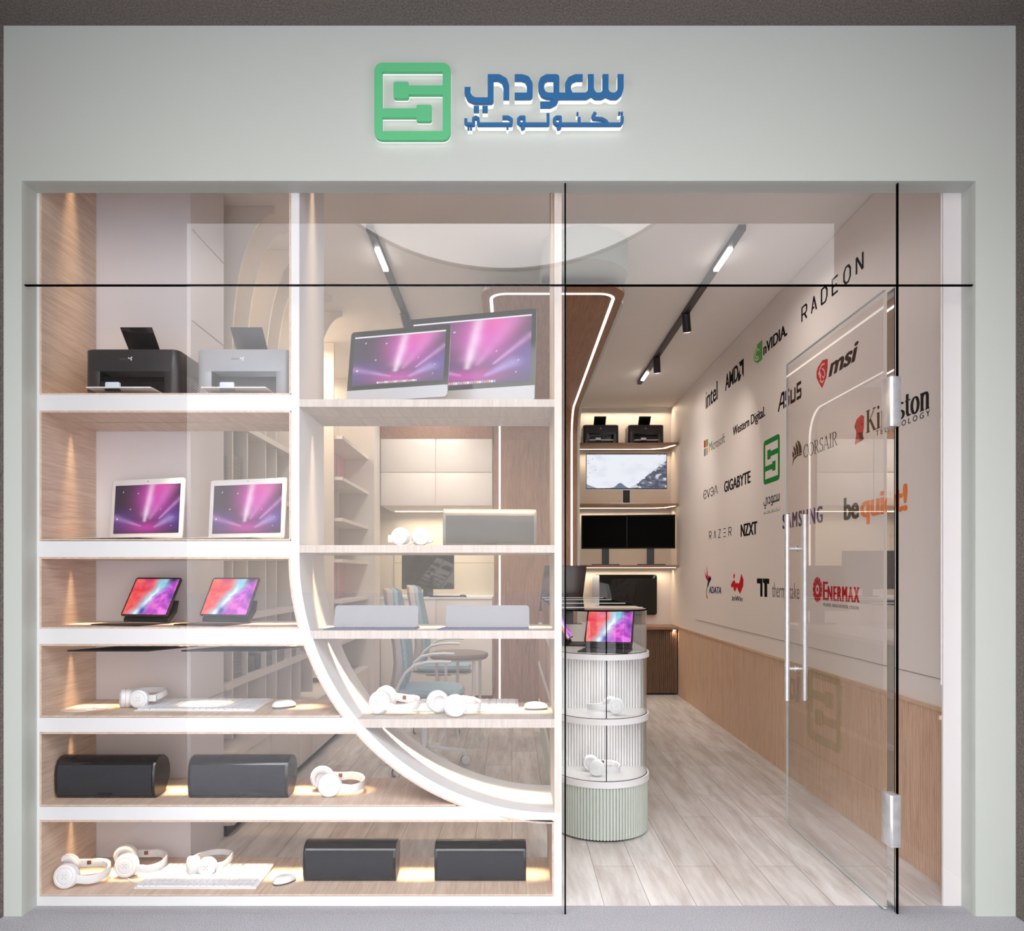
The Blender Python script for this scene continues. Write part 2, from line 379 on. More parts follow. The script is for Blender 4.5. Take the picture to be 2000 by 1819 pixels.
# ------------------------------------------------------------------ pictures shown on the screens (computed colours on a fine grid)
def fbm(x, y, o=5):
    s = 0; a = .5
    for k in range(o): s += a*mnoise.noise(Vector((x*2**k, y*2**k, 3.1*k))); a *= .5
    return s
def ray(u, v, p0, p1, w0, w1):
    dx, dy = p1[0]-p0[0], p1[1]-p0[1]; L2 = dx*dx+dy*dy; t = ((u-p0[0])*dx+(v-p0[1])*dy)/L2
    tc_ = min(max(t, 0), 1); d = math.hypot(u-p0[0]-tc_*dx, v-p0[1]-tc_*dy); w = w0+(w1-w0)*tc_
    return math.exp(-(d/w)**2)*(1-.35*tc_)
def mixc(a, b, t): t = min(max(t, 0), 1); return tuple(a[i]+(b[i]-a[i])*t for i in range(3))
def px_aurora(u, v):
    c = (.018, .008, .035)
    c = mixc(c, (.07, .03, .28), .9*math.exp(-((u-.95)**2/.08+(v-.35)**2/.08)))
    c = mixc(c, (.09, .03, .26), .8*math.exp(-((u-.12)**2/.07+(v-.25)**2/.04)))
    c = mixc(c, (.62, .05, .46), math.exp(-((u-.60)**2/.055+(v-.72)**2/.14)))
    c = mixc(c, (.5, .03, .36), .9*math.exp(-((u-.5)**2/.07+(v-.12)**2/.012)))
    c = mixc(c, (.85, .08, .45), .7*math.exp(-((u-.72)**2/.03+(v-.98)**2/.05)))
    f = .75+.5*fbm(u*6+v*2, v*2.5)
    c = mixc(c, (1, .85, 1), .85*f*ray(u, v, (.475,.26), (.575,1.02), .025, .05))
    c = mixc(c, (1, .6, .95), .5*f*ray(u, v, (.50,.40), (.56,.72), .075, .06))
    c = mixc(c, (.95, .35, .85), .45*f*ray(u, v, (.56,.3), (.86,.98), .02, .10))
    c = mixc(c, (.95, .45, .95), .65*f*ray(u, v, (.70,.30), (1.0,.70), .012, .035))
    c = mixc(c, (.85, .45, .85), .55*f*ray(u, v, (.42,.15), (.02,.33), .012, .06))
    c = mixc(c, (.55, .42, .9), .75*f*ray(u, v, (.64,.13), (.86,.30), .02, .07))
    for sx, sy in ((.13,.86),(.36,.82),(.25,.5),(.9,.32),(.88,.15),(.72,.48),(.05,.3)):
        if abs(u-sx) < .006 and abs(v-sy) < .009: c = (.8,.8,.95)
    return c
def px_art(u, v):
    n = fbm(u*3.1+7, v*3.1)+.35*fbm(u*9+3, v*9); n2 = fbm(u*5+1+.8*fbm(u*3,v*3), v*5+9)*1.25
    d = (u-.30-.42*v)+.16*n                                  # distance from the bright river
    red = mixc((.8, .035, .07), (.95, .16, .12), .5+n2*1.6); red = mixc(red, (.55, .03, .25), .6*math.exp(-((u-.3)**2+(v-.95)**2)/.02))
    pur = mixc((.40, .02, .55), (.86, .18, .84), .5+n2*2); pur = mixc(pur, (.10, .02, .35), .9*math.exp(-((u-.95)**2/.01+(v-.5)**2/.03))); pur = mixc(pur, (.9, .12, .5), .4*math.exp(-((u-.62)**2+(v-.3)**2)/.04))
    c = mixc(red, pur, .5+d*9)
    c = mixc(c, (.25, .7, .9), .9*math.exp(-((d+.02)/.12)**2)); c = mixc(c, (.86, .97, 1), 1.1*math.exp(-(d/.05)**2))
    c = mixc(c, (.1, .55, .75), .8*math.exp(-((u-.66)**2/.02+(v-.86)**2/.03)))
    c = mixc(c, (.008, .02, .08), 1.0*math.exp(-((u-.88)**2/.02+(v-1.0)**2/.015)))
    c = mixc(c, (.03, .06, .4), 1.1*math.exp(-((u-.42)**2/.006+(v-.1)**2/.02)))
    return c
def px_snow(u, v):
    n = fbm(u*4, v*3+2); n2 = fbm(u*11, v*9)
    c = mixc((.83, .86, .92), (.55, .58, .70), max(0, n*2.2)*(.4+v*.3)+.25*math.exp(-((u-.55)**2/.01+(v-.5)**2/.02)))
    hill = .04+.62*max(0, u-.58)/.42*1.25+.1*n2
    if v < hill and u > .55: c = mixc((.07, .08, .13), (.6, .63, .72), 1 if n2 > .14 else .1+n2)
    if v < .16*math.exp(-((u-.42)/.06)**2)+.03*n2: c = (.12, .17, .27)
    if v < .12-.9*u: c = (.25, .26, .3)
    if fbm(u*22, v*16) > .3 and (abs(u-.05) < .07 or u > .82) and v > .3: c = mixc(c, (.3, .31, .36), .7)
    return c
_PIC = {}
def picture(name, w, h, fn, M, parent, strength=1.0, nx=110, ny=68, key=None):
    key = key or (name, w, h, fn.__name__)
    if key in _PIC: me = _PIC[key]; o = bpy.data.objects.new(name, me); COL.objects.link(o); o.parent = parent; o.matrix_local = M; return o
    vs = [(w*(i/nx-.5), 0, h*j/ny) for j in range(ny+1) for i in range(nx+1)]
    fs = [(j*(nx+1)+i, j*(nx+1)+i+1, (j+1)*(nx+1)+i+1, (j+1)*(nx+1)+i) for j in range(ny) for i in range(nx)]
    me = bpy.data.meshes.new(name); me.from_pydata(vs, [], fs)
    at = me.color_attributes.new('picture', 'FLOAT_COLOR', 'POINT')
    for k in range(len(vs)):
        c = fn((k % (nx+1))/nx, (k//(nx+1))/ny); at.data[k].color = (max(c[0],0), max(c[1],0), max(c[2],0), 1)
    mn = 'lit_screen_'+fn.__name__
    if mn not in _M:
        m = bpy.data.materials.new(mn); m.use_nodes = True; n = m.node_tree; b = n.nodes['Principled BSDF']
        a = n.nodes.new('ShaderNodeVertexColor'); a.layer_name = 'picture'
        b.inputs['Base Color'].default_value = (.01,.01,.01,1); b.inputs['Roughness'].default_value = .25
        n.links.new(a.outputs[0], b.inputs['Emission Color']); b.inputs['Emission Strength'].default_value = strength*.84; _M[mn] = m
    _PIC[key] = me; o = link(name, me, _M[mn], parent); o.matrix_local = M; return o
# ================================================================== the setting
YF = -.105                     # front face of the shop front
XL, XR, ZT = -2.109, 1.994, 3.165     # opening
TX0, TX1, TZ = -2.187, 2.167, 3.833   # dark recess the shop front stands in
CEIL = 3.607
WX = 2.03                      # logo wall
YB = 6.38                      # back wall
b = MB(); b.box(TX0-.4, TX1+.4, -2.4, -.0, -.12, 0); struct('floor_outside', b, M_carpet)
b = MB(); b.box(-30, 30, -60, -2.4, -.13, -.004); struct('ground', b, M_ground)
b = MB(); b.box(-2.3, 2.3, 0, YB+.1, -.12, 0); struct('floor', b, planks())
# dark rendered reveal around the shop front
b = MB(); b.box(TX0-3.2, TX0, -1.93, .2, 0, 6.5); struct('wall_outside_left', b, M_dark)
b = MB(); b.box(TX1, TX1+3.2, -1.93, .2, 0, 6.5); struct('wall_outside_right', b, M_dark)
b = MB(); b.box(TX0, TX1, -1.93, .2, TZ, 6.5); struct('ceiling_outside', b, M_dark)
# sage shop front
def frame_front():
    b = MB(); e = .012
    b.box(TX0, XL, YF, .0, 0, TZ); b.box(XR, TX1, YF, .0, 0, TZ); b.box(XL, XR, YF, .0, ZT, TZ)
    return b
o = struct('wall_front', frame_front(), M_sage_wall)
# room shell
b = MB(); b.box(-2.2, 2.2, 0, YB+.1, CEIL, CEIL+.1); struct('ceiling', b, M_ceil)
b = MB(); b.box(-2.25, -2.12, 0, YB, 0, CEIL); struct('wall_left', b, M_wall)
b = MB(); b.box(-2.25, 2.3, YB, YB+.1, 0, CEIL); struct('wall_back', b, M_wall)
WZ = .836
def wallx(y): return WX-.114*max(0, 1-y/.22)**2           # the wall bends inwards at the shop front
ys_ = [.0+.22*k/24 for k in range(25)]+[YB]
def wall_prism(off, z0, z1, y1=YB):
    yy = [y for y in ys_ if y < y1]+[y1]
    return MB().prism([(wallx(y)+off, y+.012) for y in yy]+[(WX+.12, y1), (WX+.12, .012)], z0, z1, 'z')
struct('wall_right', wall_prism(0, WZ, CEIL), M_wall_logo)
b = MB()   # raised panel the logos are printed on: its lower and far edges cast a thin line
b.prism([(wallx(y)-.006, y+.012) for y in ys_[:-1]]+[(WX-.006, 5.06), (WX+.115, 5.06), (WX+.115, .012)], .979, CEIL-.004, 'z'); struct('trim_1', b, M_wall_logo)
struct('seam_shadow_strip', wall_prism(-.002, .974, .979, 5.06), mat('seam_shadow_grey', rgb(150, 140, 134), .8))  # grey strip paints the shadow line along the panel seam
b = MB(); p = .020; y = .012; poly = []
while y < 5.9:
    w_ = wallx(y); poly += [(w_+.002, y), (w_-.008, y+.0015), (w_-.008, y+p-.0065), (w_+.002, y+p-.0055)]; y += p
vs = []; n = len(poly)
for zz in (0.0, WZ-.012): vs += [(a, c, zz) for a, c in poly]
b.add(vs, [(i, i+1, i+1+n, i+n) for i in range(n-1)])
struct('wall_right_wainscot', b, M_flute, fix=False)
struct('trim_2', wall_prism(-.014, WZ-.012, WZ+.006, 5.93), M_flute)
struct('wall_right_core', wall_prism(.006, 0, WZ-.012), M_flute)
b = MB(); b.box(1.914, 2.15, .0, .0115, 0, CEIL); struct('wall_right_return', b, mat('white_return', rgb(226, 220, 220), .5, var=(2, .01)))
b = MB(); b.box(-2.125, -1.614, .447, .889, 0, CEIL); struct('wall_left_return', b, mat('white_pier', rgb(224, 220, 222), .5, var=(2, .01)))
b = MB()
for zz in (.81, 2.75, 3.21): b.box(-1.6145, -1.612, .46, .885, zz, zz+.006)
struct('trim_3', b, mat('groove_grey', rgb(176, 170, 168), .7))

# glazing: fixed panes, black silicone joints, open door
GY = -.088
def pane(name, x0, x1, z0, z1, n):
    b = MB(); b.box(x0, x1, GY, GY+.01, z0, z1); o = struct(name, b, M_glass); return o
jx1, jx2 = X(1104, GY), X(1753.5, GY); zj = Zh(557, GY)
pane('window_1', XL+.001, jx1-.003, .002, zj-.003, 1)
pane('window_2', XL+.001, jx1-.003, zj+.003, ZT-.001, 2)
pane('window_3', jx1+.003, jx2-.003, zj+.003, ZT-.001, 3)
pane('window_4', jx2+.003, XR-.001, zj+.003, ZT-.001, 4)
pane('window_5', jx2+.003, XR-.001, .002, zj-.003, 5)
b = MB(); b.box(XL+.001, XR-.001, GY-.001, GY+.011, zj-.003, zj+.003); struct('trim_4', b, M_joint)
b = MB(); b.box(jx1-.003, jx1+.003, GY-.001, GY+.011, .002, zj-.003); b.box(jx1-.003, jx1+.003, GY-.001, GY+.011, zj+.003, ZT-.001); struct('trim_5', b, M_joint)
b = MB(); b.box(jx2-.003, jx2+.003, GY-.001, GY+.011, .002, zj-.003); b.box(jx2-.003, jx2+.003, GY-.001, GY+.011, zj+.003, ZT-.001); struct('trim_6', b, M_joint)
# door leaf, standing open at a right angle
DX = 1.632
d = thing('door_1', None, None, (0, 0, 0)); d['kind'] = 'structure'
MB().box(DX-.006, DX+.006, GY+.04, 1.14, .012, zj-.008).build('door_glass', M_glass, d)
b = MB(); b.box(DX-.0062, DX+.0062, 1.14, 1.144, .012, zj-.008); b.box(DX-.006, DX+.006, GY+.04, 1.14, .008, .012); b.box(DX-.006, DX+.006, GY+.04, 1.14, zj-.008, zj-.004)
b.build('door_edge', M_edge, d)
MB().box(DX+.026, DX+.030, GY+.012, GY+.075, .004, zj-.006).build('pivot_post', M_mirror, d)
for z0, z1 in ((Zh(833, -.1), Zh(736, -.1)), (Zh(1655, -.1), Zh(1553, -.1))):
    MB().box(X(1744,-.11), X(1760,-.11), GY-.022, GY+.05, z0, z1).box(X(1744,-.11)-.012, X(1744,-.11), GY-.022, GY+.055, z0, z1).build('patch_hinge', M_steel, d, bevel=.002)
for sx in (-1, 1):
    h = MB(); xx = DX+sx*.052; z0, z1 = .748, 1.817
    h.cyl((xx, 1.0, z0), (xx, 1.0, z1), .0145)
    o = h.build('door_handle', M_steel, d, smooth=True)
    st = MB()
    for zz in (.93, 1.62): st.cyl((DX, 1.0, zz), (xx, 1.0, zz), .010).cyl((DX+sx*.006, 1.0, zz), (DX+sx*.011, 1.0, zz), .017)
    st.build('handle_mount', M_steel, o, smooth=True)

# round lamp of the concourse outside, seen mirrored in the shop glass
zz = 14.0; r = 513/FPX*zz; c = (X(987, zz-CAM_D), EYE+1113/FPX*zz)
t = thing('round_lamp', 'very large round white lamp glowing outside, its lower edge mirrored in the top glass', 'lamp', (c[0], 2*GY-(zz-CAM_D), c[1]))
MB().cyl((0, -.12, 0), (0, 0, 0), r+.03, n=96).build('lamp_housing', M_wplas, t)
MB().cyl((0, 0, 0), (0, .02, 0), r, n=128).build('diffuser', M_disc, t)

# ================================================================== shop sign
def sign_plane(a, bb, d): return (X(700+a/3.5714, YF-.04), YF-d, Zh(90+bb/3.5714, YF-.04))
def sign(name, shapes, m, label, cat, db=.036, df=.052):
    t = thing(name, label, cat, (0,0,0))
    for nm, s in shapes:
        plate(s, sign_plane, db+.0005, df).build(nm, m, t)
    bb = [plate(s, lambda a, b_, d: sign_plane(a, b_, d), .010, db) for nm, s in shapes]
    for q in bb: q.build('backlight', M_halo, t)
    return t
em = emblem_shape(); ab = arabic_big(); asm = arabic_small()
sign('shop_emblem', [('emblem_face', em)], M_green, 'green rounded square emblem with two plug-like bars, glowing on the pale green fascia', 'sign', .018, .036)
sign('shop_name', [('large_lettering', ab), ('small_lettering', asm)], M_blue_s, 'blue raised Arabic lettering in two lines, glowing on the pale green fascia', 'sign')

# ================================================================== display shelving in the window
SD = .445
x0s, xdiv0, xdiv1, xp0, xp1 = -2.109, X(569), X(584.5), X(1083), X(1097)
ACX, ACZ, AR0, AR1 = X(1085), Zh(1088), 500/440, 518/440
sh = thing('display_shelving', 'tall white and oak window shelving with a big white quarter-circle arc', 'shelving', (0,0,0))
def arc_x(z, r): 
    dz = ACZ-z
    return ACX-math.sqrt(max(r*r-dz*dz, 0)) if dz > 0 else ACX-r
XS = x0s+.0121
bands = [(771, 802), (1057, 1088), (1228, 1258), (1402, 1430), (1576, 1602), (1751, 1770)]
for i, (ya, yb) in enumerate(bands):
    z1, z0 = Zh(ya), Zh(yb)
    if i < 2: xe = xdiv0
    elif i < 5: xe = arc_x((z0+z1)/2, AR1)+.012
    else: xe = xp1
    if i == 5: z0 = 0; xe = xp0-.0021
    if i in (2, 3):     # the end follows the arc
        poly = [(XS, z0), (XS, z1), (arc_x(z1, AR1-.01), z1), (arc_x(z0, AR1-.01), z0)]
    elif i == 4:
        poly = [(x0s, z0), (x0s, z1), (arc_x(z1, AR1), z1), (arc_x(z1, AR1)+.2, z0+.03), (xp1-.03, z0+.0), (xp1-.03, z0-.004), (arc_x(z1, AR1)+.1, z0)]
        poly = [(XS, z0), (XS, z1), (arc_x(z1, AR1-.01), z1), (arc_x(z0+.02, AR1-.01), z0)]
    else: poly = [(XS, z0), (XS, z1), (xe, z1), (xe, z0)]
    MB().prism(poly, 0, SD).build('white_shelf', M_white, sh)
# bottom arc and its stile
pts = arc(ACX, ACZ, AR0, 180, 270, 64)+[(xp1, ACZ-AR0), (xp1, ACZ-AR1-.002)]+arc(ACX, ACZ, AR1, 270, 180, 64)
MB().prism(pts, -.001, SD).build('curved_divider', M_white, sh, smooth=True)
pts = arc(ACX, ACZ, AR1+.0002, 180, 270, 64)+arc(ACX, ACZ, AR1+.0085, 270, 180, 64)
MB().prism(pts, .0008, SD-.001).build('curved_lining', M_oak, sh, smooth=True)
MB().box(xdiv0, xdiv1, 0, SD, ACZ-.01, 3.46).build('upright_divider', M_white_matt, sh)
MB().box(xp0-.002, xp1, 0, SD, .0, Zh(1602)).build('lower_stile', M_white, sh)
MB().box(xp0, xp1, 0, SD, ACZ-AR0-.001, 3.46).build('oak_post', M_oak_post, sh)
MB().box(x0s, x0s+.012, 0, SD, 0, 3.46).build('side_panel', M_white, sh)
MB().box(x0s, xp1, 0, SD, 3.44, 3.5).build('top_panel', M_oak, sh)
lt = .009
bays = [(3.44, 768, None), (806, 1053, 2), (1092, 1225, 3), (1262, 1398, 4), (1434, 1572, 5), (1606, 1747, 6)]
xi0 = x0s+.012+.009
warm = (1, .68, .37)
def strip(parent, x0, x1, y, z, power, spread=50):
    o = MB().box(x0, x1, y-.007, y+.007, z-.0006, z+.002).build('led_strip', M_dim, parent)
    area('strip_light', o, ((x0+x1)/2, y, z-.006), x1-x0, .014, power, warm, spread=spread)
LY = .225
BAYW = 2.6
for i, (za, zb, k) in enumerate(bays):
    zc = za if za < 10 else Zh(za); zf = Zh(zb)
    xe = xdiv0-.004 if i < 2 else arc_x(zf, AR1+.008) if i < 5 else xp0-.009
    xec = xdiv0-.004 if i < 2 else arc_x(zc, AR1+.008) if i < 5 else xp0-.009
    b = MB(); b.box(x0s+.012, xi0-.0001, -.0004, SD, zf-.008, zc+.008)
    b.prism([(xi0, zf-.0068), (xi0, zf), (xe, zf), (xe-.003, zf-.0068)], -.001, SD)
    if i: b.prism([(xi0, zc), (xi0, zc+.0088), (xec, zc+.0088), (xec, zc)], -.001, SD)
    if i < 2: b.box(xdiv0-.0095, xdiv0-.0001, -.0004, SD, zf+.0001, zc-.0001)
    if i == 5: b.box(xp0-.011, xp0-.002, -.001, SD, zf-.008, zc+.004)
    b.build('oak_lining', M_oak, sh)
    L = xec-xi0-.02
    strip(sh, xi0+.014, xec-.02, LY, zc-.001, BAYW*L*(1.2 if i == 0 else 1), 36)
# right-hand compartments
rs = [(780, 795), (1065, 1080), (1232, 1248), (1405, 1422)]
for i, (ya, yb) in enumerate(rs):
    z1, z0 = Zh(ya), Zh(yb); xa = xdiv1 if i < 2 else arc_x(z0, AR0)-.004; xb = xdiv1 if i < 2 else arc_x(z1, AR0)-.004
    o = MB().prism([(xa, z0), (xb, z1), (xp0, z1), (xp0, z0)], .0, SD-.002).build('oak_shelf', M_oak_shelf, sh)
    MB().prism([(xa, z0+.0004), (xb, z1-.0004), (xp0-.0004, z1-.0004), (xp0-.0004, z0+.0004)], -.0012, -.0002).build('edge_strip', M_oak_edge, o)
zs = [3.44]+[Zh(b_) for a, b_ in rs]
for i, zc in enumerate(zs):
    xa = (xdiv1 if i < 3 else arc_x(zc, AR0))+.006
    strip(sh, xa+.014, xp0-.016, LY, zc-.001, BAYW*.9*(xp0-xa)*(1.2 if i == 0 else 1), 36)

# ================================================================== oak-and-sage canopy that folds down into a column
cz = EYE+1.856; cx0, cx1 = -.205, .745; cy0, cyv = 1.53, 5.33
cn = thing('canopy', 'brown wood canopy with green edge and white light line, folding down into an upright panel', 'canopy', (0,0,0))
def ribbon(x0, x1, d0, d1, m, name, r=.32, yf=cy0, rc=.16, steps=10, part=0):
    """path along the soffit, round a bend, down to the floor; offset d0..d1 away from the viewer's side"""
    path = [(yf, cz, 0)]; k = 14
    path += [(cyv-r, cz, 0)]
    for i in range(1, k+1):
        a = PI/2*i/k; path.append((cyv-r+r*math.sin(a), cz-r+r*math.cos(a), a))
    path.append((cyv, .0, PI/2))
    mb = MB(); vs = []
    # rounded plan at the free end
    pr = []
    for i in range(steps+1):
        a = PI/2*i/steps; pr.append((yf+rc*(1-math.sin(a)), rc*(1-math.cos(a))))   # (y, inset)
    pr = pr[::-1]
    rows = [(y, cz, 0, ins) for y, ins in pr]+[(y, z, a, 0) for y, z, a in path[1:]]
    if part == 1: rows = rows[:-1]
    if part == 2: rows = rows[-2:]
    for y, z, a, ins in rows:
        for d in (d0, d1):
            yy = y+d*math.sin(a); zz_ = z+d*math.cos(a)
            vs += [(x0+ins, yy, zz_), (x1-ins, yy, zz_)]
    fs = []; n = len(rows)
    for i in range(n-1):
        a, c_ = i*4, (i+1)*4
        fs += [(a, a+1, c_+1, c_), (a+2, c_+2, c_+3, a+3), (a, c_, c_+2, a+2), (a+1, a+3, c_+3, c_+1)]
    fs += [(0, 2, 3, 1), ((n-1)*4, (n-1)*4+1, (n-1)*4+3, (n-1)*4+2)]
    mb.add(vs, fs); return mb.build(name, m, cn, smooth=True)
pr_m = M_walnut_h
ribbon(cx0, cx1, .0, .02, M_walnut_h, 'wood_soffit', part=1)
ribbon(cx0, cx1, .0, .02, M_walnut_v, 'wood_panel', part=2)
ribbon(cx0+.006, cx1+.03, .0205, .075, M_sage, 'green_shell', yf=cy0+.26)
# light line: outline inset from the edge
def lightline():
    r = .32-.004; ins = .065; P = []
    xl, xr = cx0+ins, cx1-ins; yf = cy0+ins+.06
    side = []
    side.append((cyv-.004, .02)); side.append((cyv-.004, cz-.004-r))
    k = 12
    for i in range(1, k+1):
        a = PI/2*(1-i/k); side.append((cyv-.004-r+r*math.sin(a), cz-.004-r+r*math.cos(a)))
    rc = .1; side.append((yf+rc, cz-.004))
    P += [(xl, y, z) for y, z in side]
    P += [(xl+rc*(1-math.cos(PI/2*i/6)), yf+rc*(1-math.sin(PI/2*i/6)), cz-.004) for i in range(1, 7)]
    P += [(xr-rc*(1-math.cos(PI/2*i/6)), yf+rc*(1-math.sin(PI/2*i/6)), cz-.004) for i in range(6, 0, -1)]
    P += [(xr, y, z) for y, z in side[::-1]]
    mb = MB(); w = .0105; n = len(P); vs = []
    for i in range(n):
        p = Vector(P[i]); t = (Vector(P[min(i+1, n-1)])-Vector(P[max(i-1, 0)])).normalized()
        # normal of the wood face at this point, pointing to the viewer's side
        yy, zz_ = P[i][1], P[i][2]
        a = 0 if yy <= cyv-.32 else min(PI/2, math.asin(min(1, (yy-(cyv-.32))/.316))) if zz_ > cz-.325 else PI/2
        nn = Vector((0, -math.sin(a), -math.cos(a))); sd = t.cross(nn).normalized()
        for q in ((-w, 0), (w, 0), (w, .004), (-w, .004)): vs.append(p+sd*q[0]+nn*(q[1]-.004))
    fs = []
    for i in range(n-1):
        for k in range(4): fs.append((i*4+k, i*4+(k+1)%4, (i+1)*4+(k+1)%4, (i+1)*4+k))
    mb.add(vs, fs); return mb.build('light_line', M_ledw, cn)
lightline()
# round drum between canopy and ceiling
b = MB(); dr = .275; dx, dy = .47, 1.28+.275
b.cyl((dx, dy, cz+.076), (dx, dy, CEIL), dr, n=64)
b2 = MB(); b2.prism(arc(dx, dy, dr, 180, 360, 40)+[(dx+dr, 5.0), (dx-dr, 5.0)], cz+.076, CEIL-.0005, 'z')
b2.build('ceiling_neck', M_sage, cn, smooth=True)

# ================================================================== track lights
M_track = mat('track_black', rgb(14, 14, 15), .4)
def track(x, label, far):
    y0, y1 = 1.27, 5.06
    t = thing('track_light', label, 'track light', (x, 0, CEIL), 0, 'ceiling track lights')
    MB().box(-.022, .022, y0, y1, -.035, 0).build('rail', M_track, t)
    for a, c_ in ((1.53, 1.88), (4.55, 4.85)):
        o = MB().box(-.016, .016, a, c_, -.046, -.034).build('linear_lamp', M_lamp, t)
        area('lamp_glow', o, (0, (a+c_)/2, -.05), .03, c_-a, 5.2 if x > 0 else 8.5, (1, .95, .9), spread=160)
    for y, az in ((2.80, .22), (4.05, .15)):
        b = MB(); b.cyl((0, y, -.035), (0, y, -.07), .014, n=12)
        p0 = Vector((0, y-.01, -.05)); dv = Vector((math.sin(az)*.8, .45, -.75)).normalized()
        b.cyl(p0-dv*.03, p0+dv*.12, .034, n=28); s = b.build('spotlight', M_track, t, smooth=True)
        MB().cyl(p0+dv*.12, p0+dv*.123, .028, n=28).build('spot_lens', M_lamp, s)
        area('spot_glow', s, p0+dv*.126, .045, .045, 2.5, (1, .93, .85), rot=dv.to_track_quat('-Z', 'Y').to_euler(), spread=80)
    return t
track(-.868, 'black ceiling track with lamps, above the big tilted screens', 1)
track(1.405, 'black ceiling track with lamps, beside the wall of printed logos', 1)
# ================================================================== product builders (local origin: middle of the base, front = -y)
ROT = Matrix.Rotation
def place(o, x, y, z, rz=0): o.location = (x, y, z); o.rotation_euler = (0, 0, rz); return o

def make_printer(body, slot, name='printer'):
    t = thing(name, '', 'printer')
    w, d, h = .435, .30, .233; r = .03
    front = [( w/2, 0)] 
    prof = rrect(w, h, .014, 4, 0, h/2)
    b = MB(); pl = rrect(w, d, .034, 6, 0, d/2)
    # hollow front: body in pieces round the output slot
    sx0, sx1, sz1 = -.147, .150, .129
    b.prism(pl, sz1, h-.006, 'z'); b.prism([(sx1, .04), (sx1, 0), (w/2-.034, 0)]+[(w/2-.034+.034*math.sin(math.radians(q)), .034-.034*math.cos(math.radians(q))) for q in range(15, 91, 15)]+[(w/2, d), (sx1, d)], .004, sz1, 'z')
    b.prism([(sx0, d), (-w/2, d)]+[(-w/2+.034-.034*math.cos(math.radians(q)), .034-.034*math.sin(math.radians(q))) for q in range(0, 91, 15)]+[(sx0, 0)], .004, sz1, 'z')
    b.build('body', body, t, bevel=.0025)
    MB().prism(rrect(w-.022, d-.022, .03, 6, 0, d/2), h-.0055, h, 'z').build('top_cover', body, t, bevel=.002)
    b = MB(); b.box(sx0, sx1, .10, .12, .004, sz1); b.box(sx0, sx1, .004, .12, .004, .010); b.box(sx0-.0008, sx0+.002, .003, .1, .004, sz1); b.build('output_slot', slot, t)
    b = MB(); b.prism([(.0, .052), (.05, .052), (.05, .075), (0, .08)], sx0+.03, sx0+.033, 'x'); b.build('slot_guide', slot, t)
    tr = MB(); tr.box(-.155, .135, -.10, .11, .028, .0335); tr.build('paper_tray', M_wplas, t, bevel=.001)
    b = MB(); b.prism(rrect(.064, .028, .006, 4, -.045, .044), -.085, -.072); b.build('tray_guide', mat('pale_blue_plastic', rgb(210, 220, 236), .4), t, bevel=.001)
    MB().box(-.077, -.013, -.088, -.07, .020, .0285).build('tray_foot', slot, t)
    b = MB(); b.prism([(0.165, h-.004), (.171, h-.004), (.052, h+.115), (.046, h+.113)], -.078, .070, 'x'); b.build('paper_support', slot, t, bevel=.001)
    # small mirrored maker's mark: letters and a three-lobed sign
    s = fit(letters('COMAS', .0), 0, 0, 1, 1)
    s = ([(-.062+.034-(.034*p[0]), .181+.0085*p[1]) for p in s[0]], s[1])
    T = lambda a, c, dd: (a+.008, -.0004-dd, c)
    plate(s, T, 0, .0004).build('lettering', mat('faint_grey_mark', rgb(92, 92, 98), .5), t)
    e = union(flat_stroke([(-.021, .1895), (-.0135, .1865), (-.009, .181)], .0026)+flat_stroke([(-.0135, .1865), (-.008, .192)], .0026)+stroke([(-.009, .181)], .003)+stroke([(-.0085, .1915)], .0036)+stroke([(-.021, .1895)], .003))
    plate(e, T, 0, .0004).build('emblem', mat('white_mark', rgb(225, 225, 228), .5), t)
    v = MB()
    for i in range(9):
        for j in range(5): v.box(w/2-.0004, w/2+.0006, .14+j*.016, .152+j*.016, .05+i*.0115, .056+i*.0115)
    v.build('vent', slot, t)
    return t

def make_laptop():
    t = thing('laptop', '', 'laptop'); w, d, h = .432, .27, .294
    b = MB(); b.prism([(-.0, .004), (-d, .007), (-d, .010), (0, .018)], -w/2, w/2, 'x'); b.build('base', M_wplas, t, bevel=.002)
    b = MB(); b.prism([(-.03, .0163), (-.15, .0124), (-.15, .0134), (-.03, .0173)], -.18, .18, 'x'); b.build('keys', M_gkey, t)
    b = MB(); b.box(-.06, .06, -.25, -.165, .0104, .0118); b.build('trackpad', M_gkey, t)
    for sx in (-1, 1):
        for fy in (-.245, -.02): MB().cyl((sx*.19, fy, 0), (sx*.19, fy, .006), .010, n=14).build('foot', M_rubber, t)
    tilt = ROT(math.radians(-4), 4, 'X'); 
    M = Matrix.Translation((0, .002, .014)) @ tilt
    b = MB(); b.prism(rrect(w, h, .014, 5, 0, h/2), -.004, .004, 'y', M); l = b.build('lid', M_wplas, t, bevel=.0012)
    picture('screen', .388, .262*.91, px_aurora, M @ Matrix.Translation((0, -.0048, .028)), l, 1.0)
    b = MB(); Mc = M; b.cyl(M @ Vector((0, -.0044, h-.011)), M @ Vector((0, -.0052, h-.011)), .0024, n=12); b.build('camera', M_black, l)
    MB().cyl((-.15, .006, .013), (.15, .006, .013), .006, n=12).build('hinge', M_silver_pl, t, smooth=True)
    return t

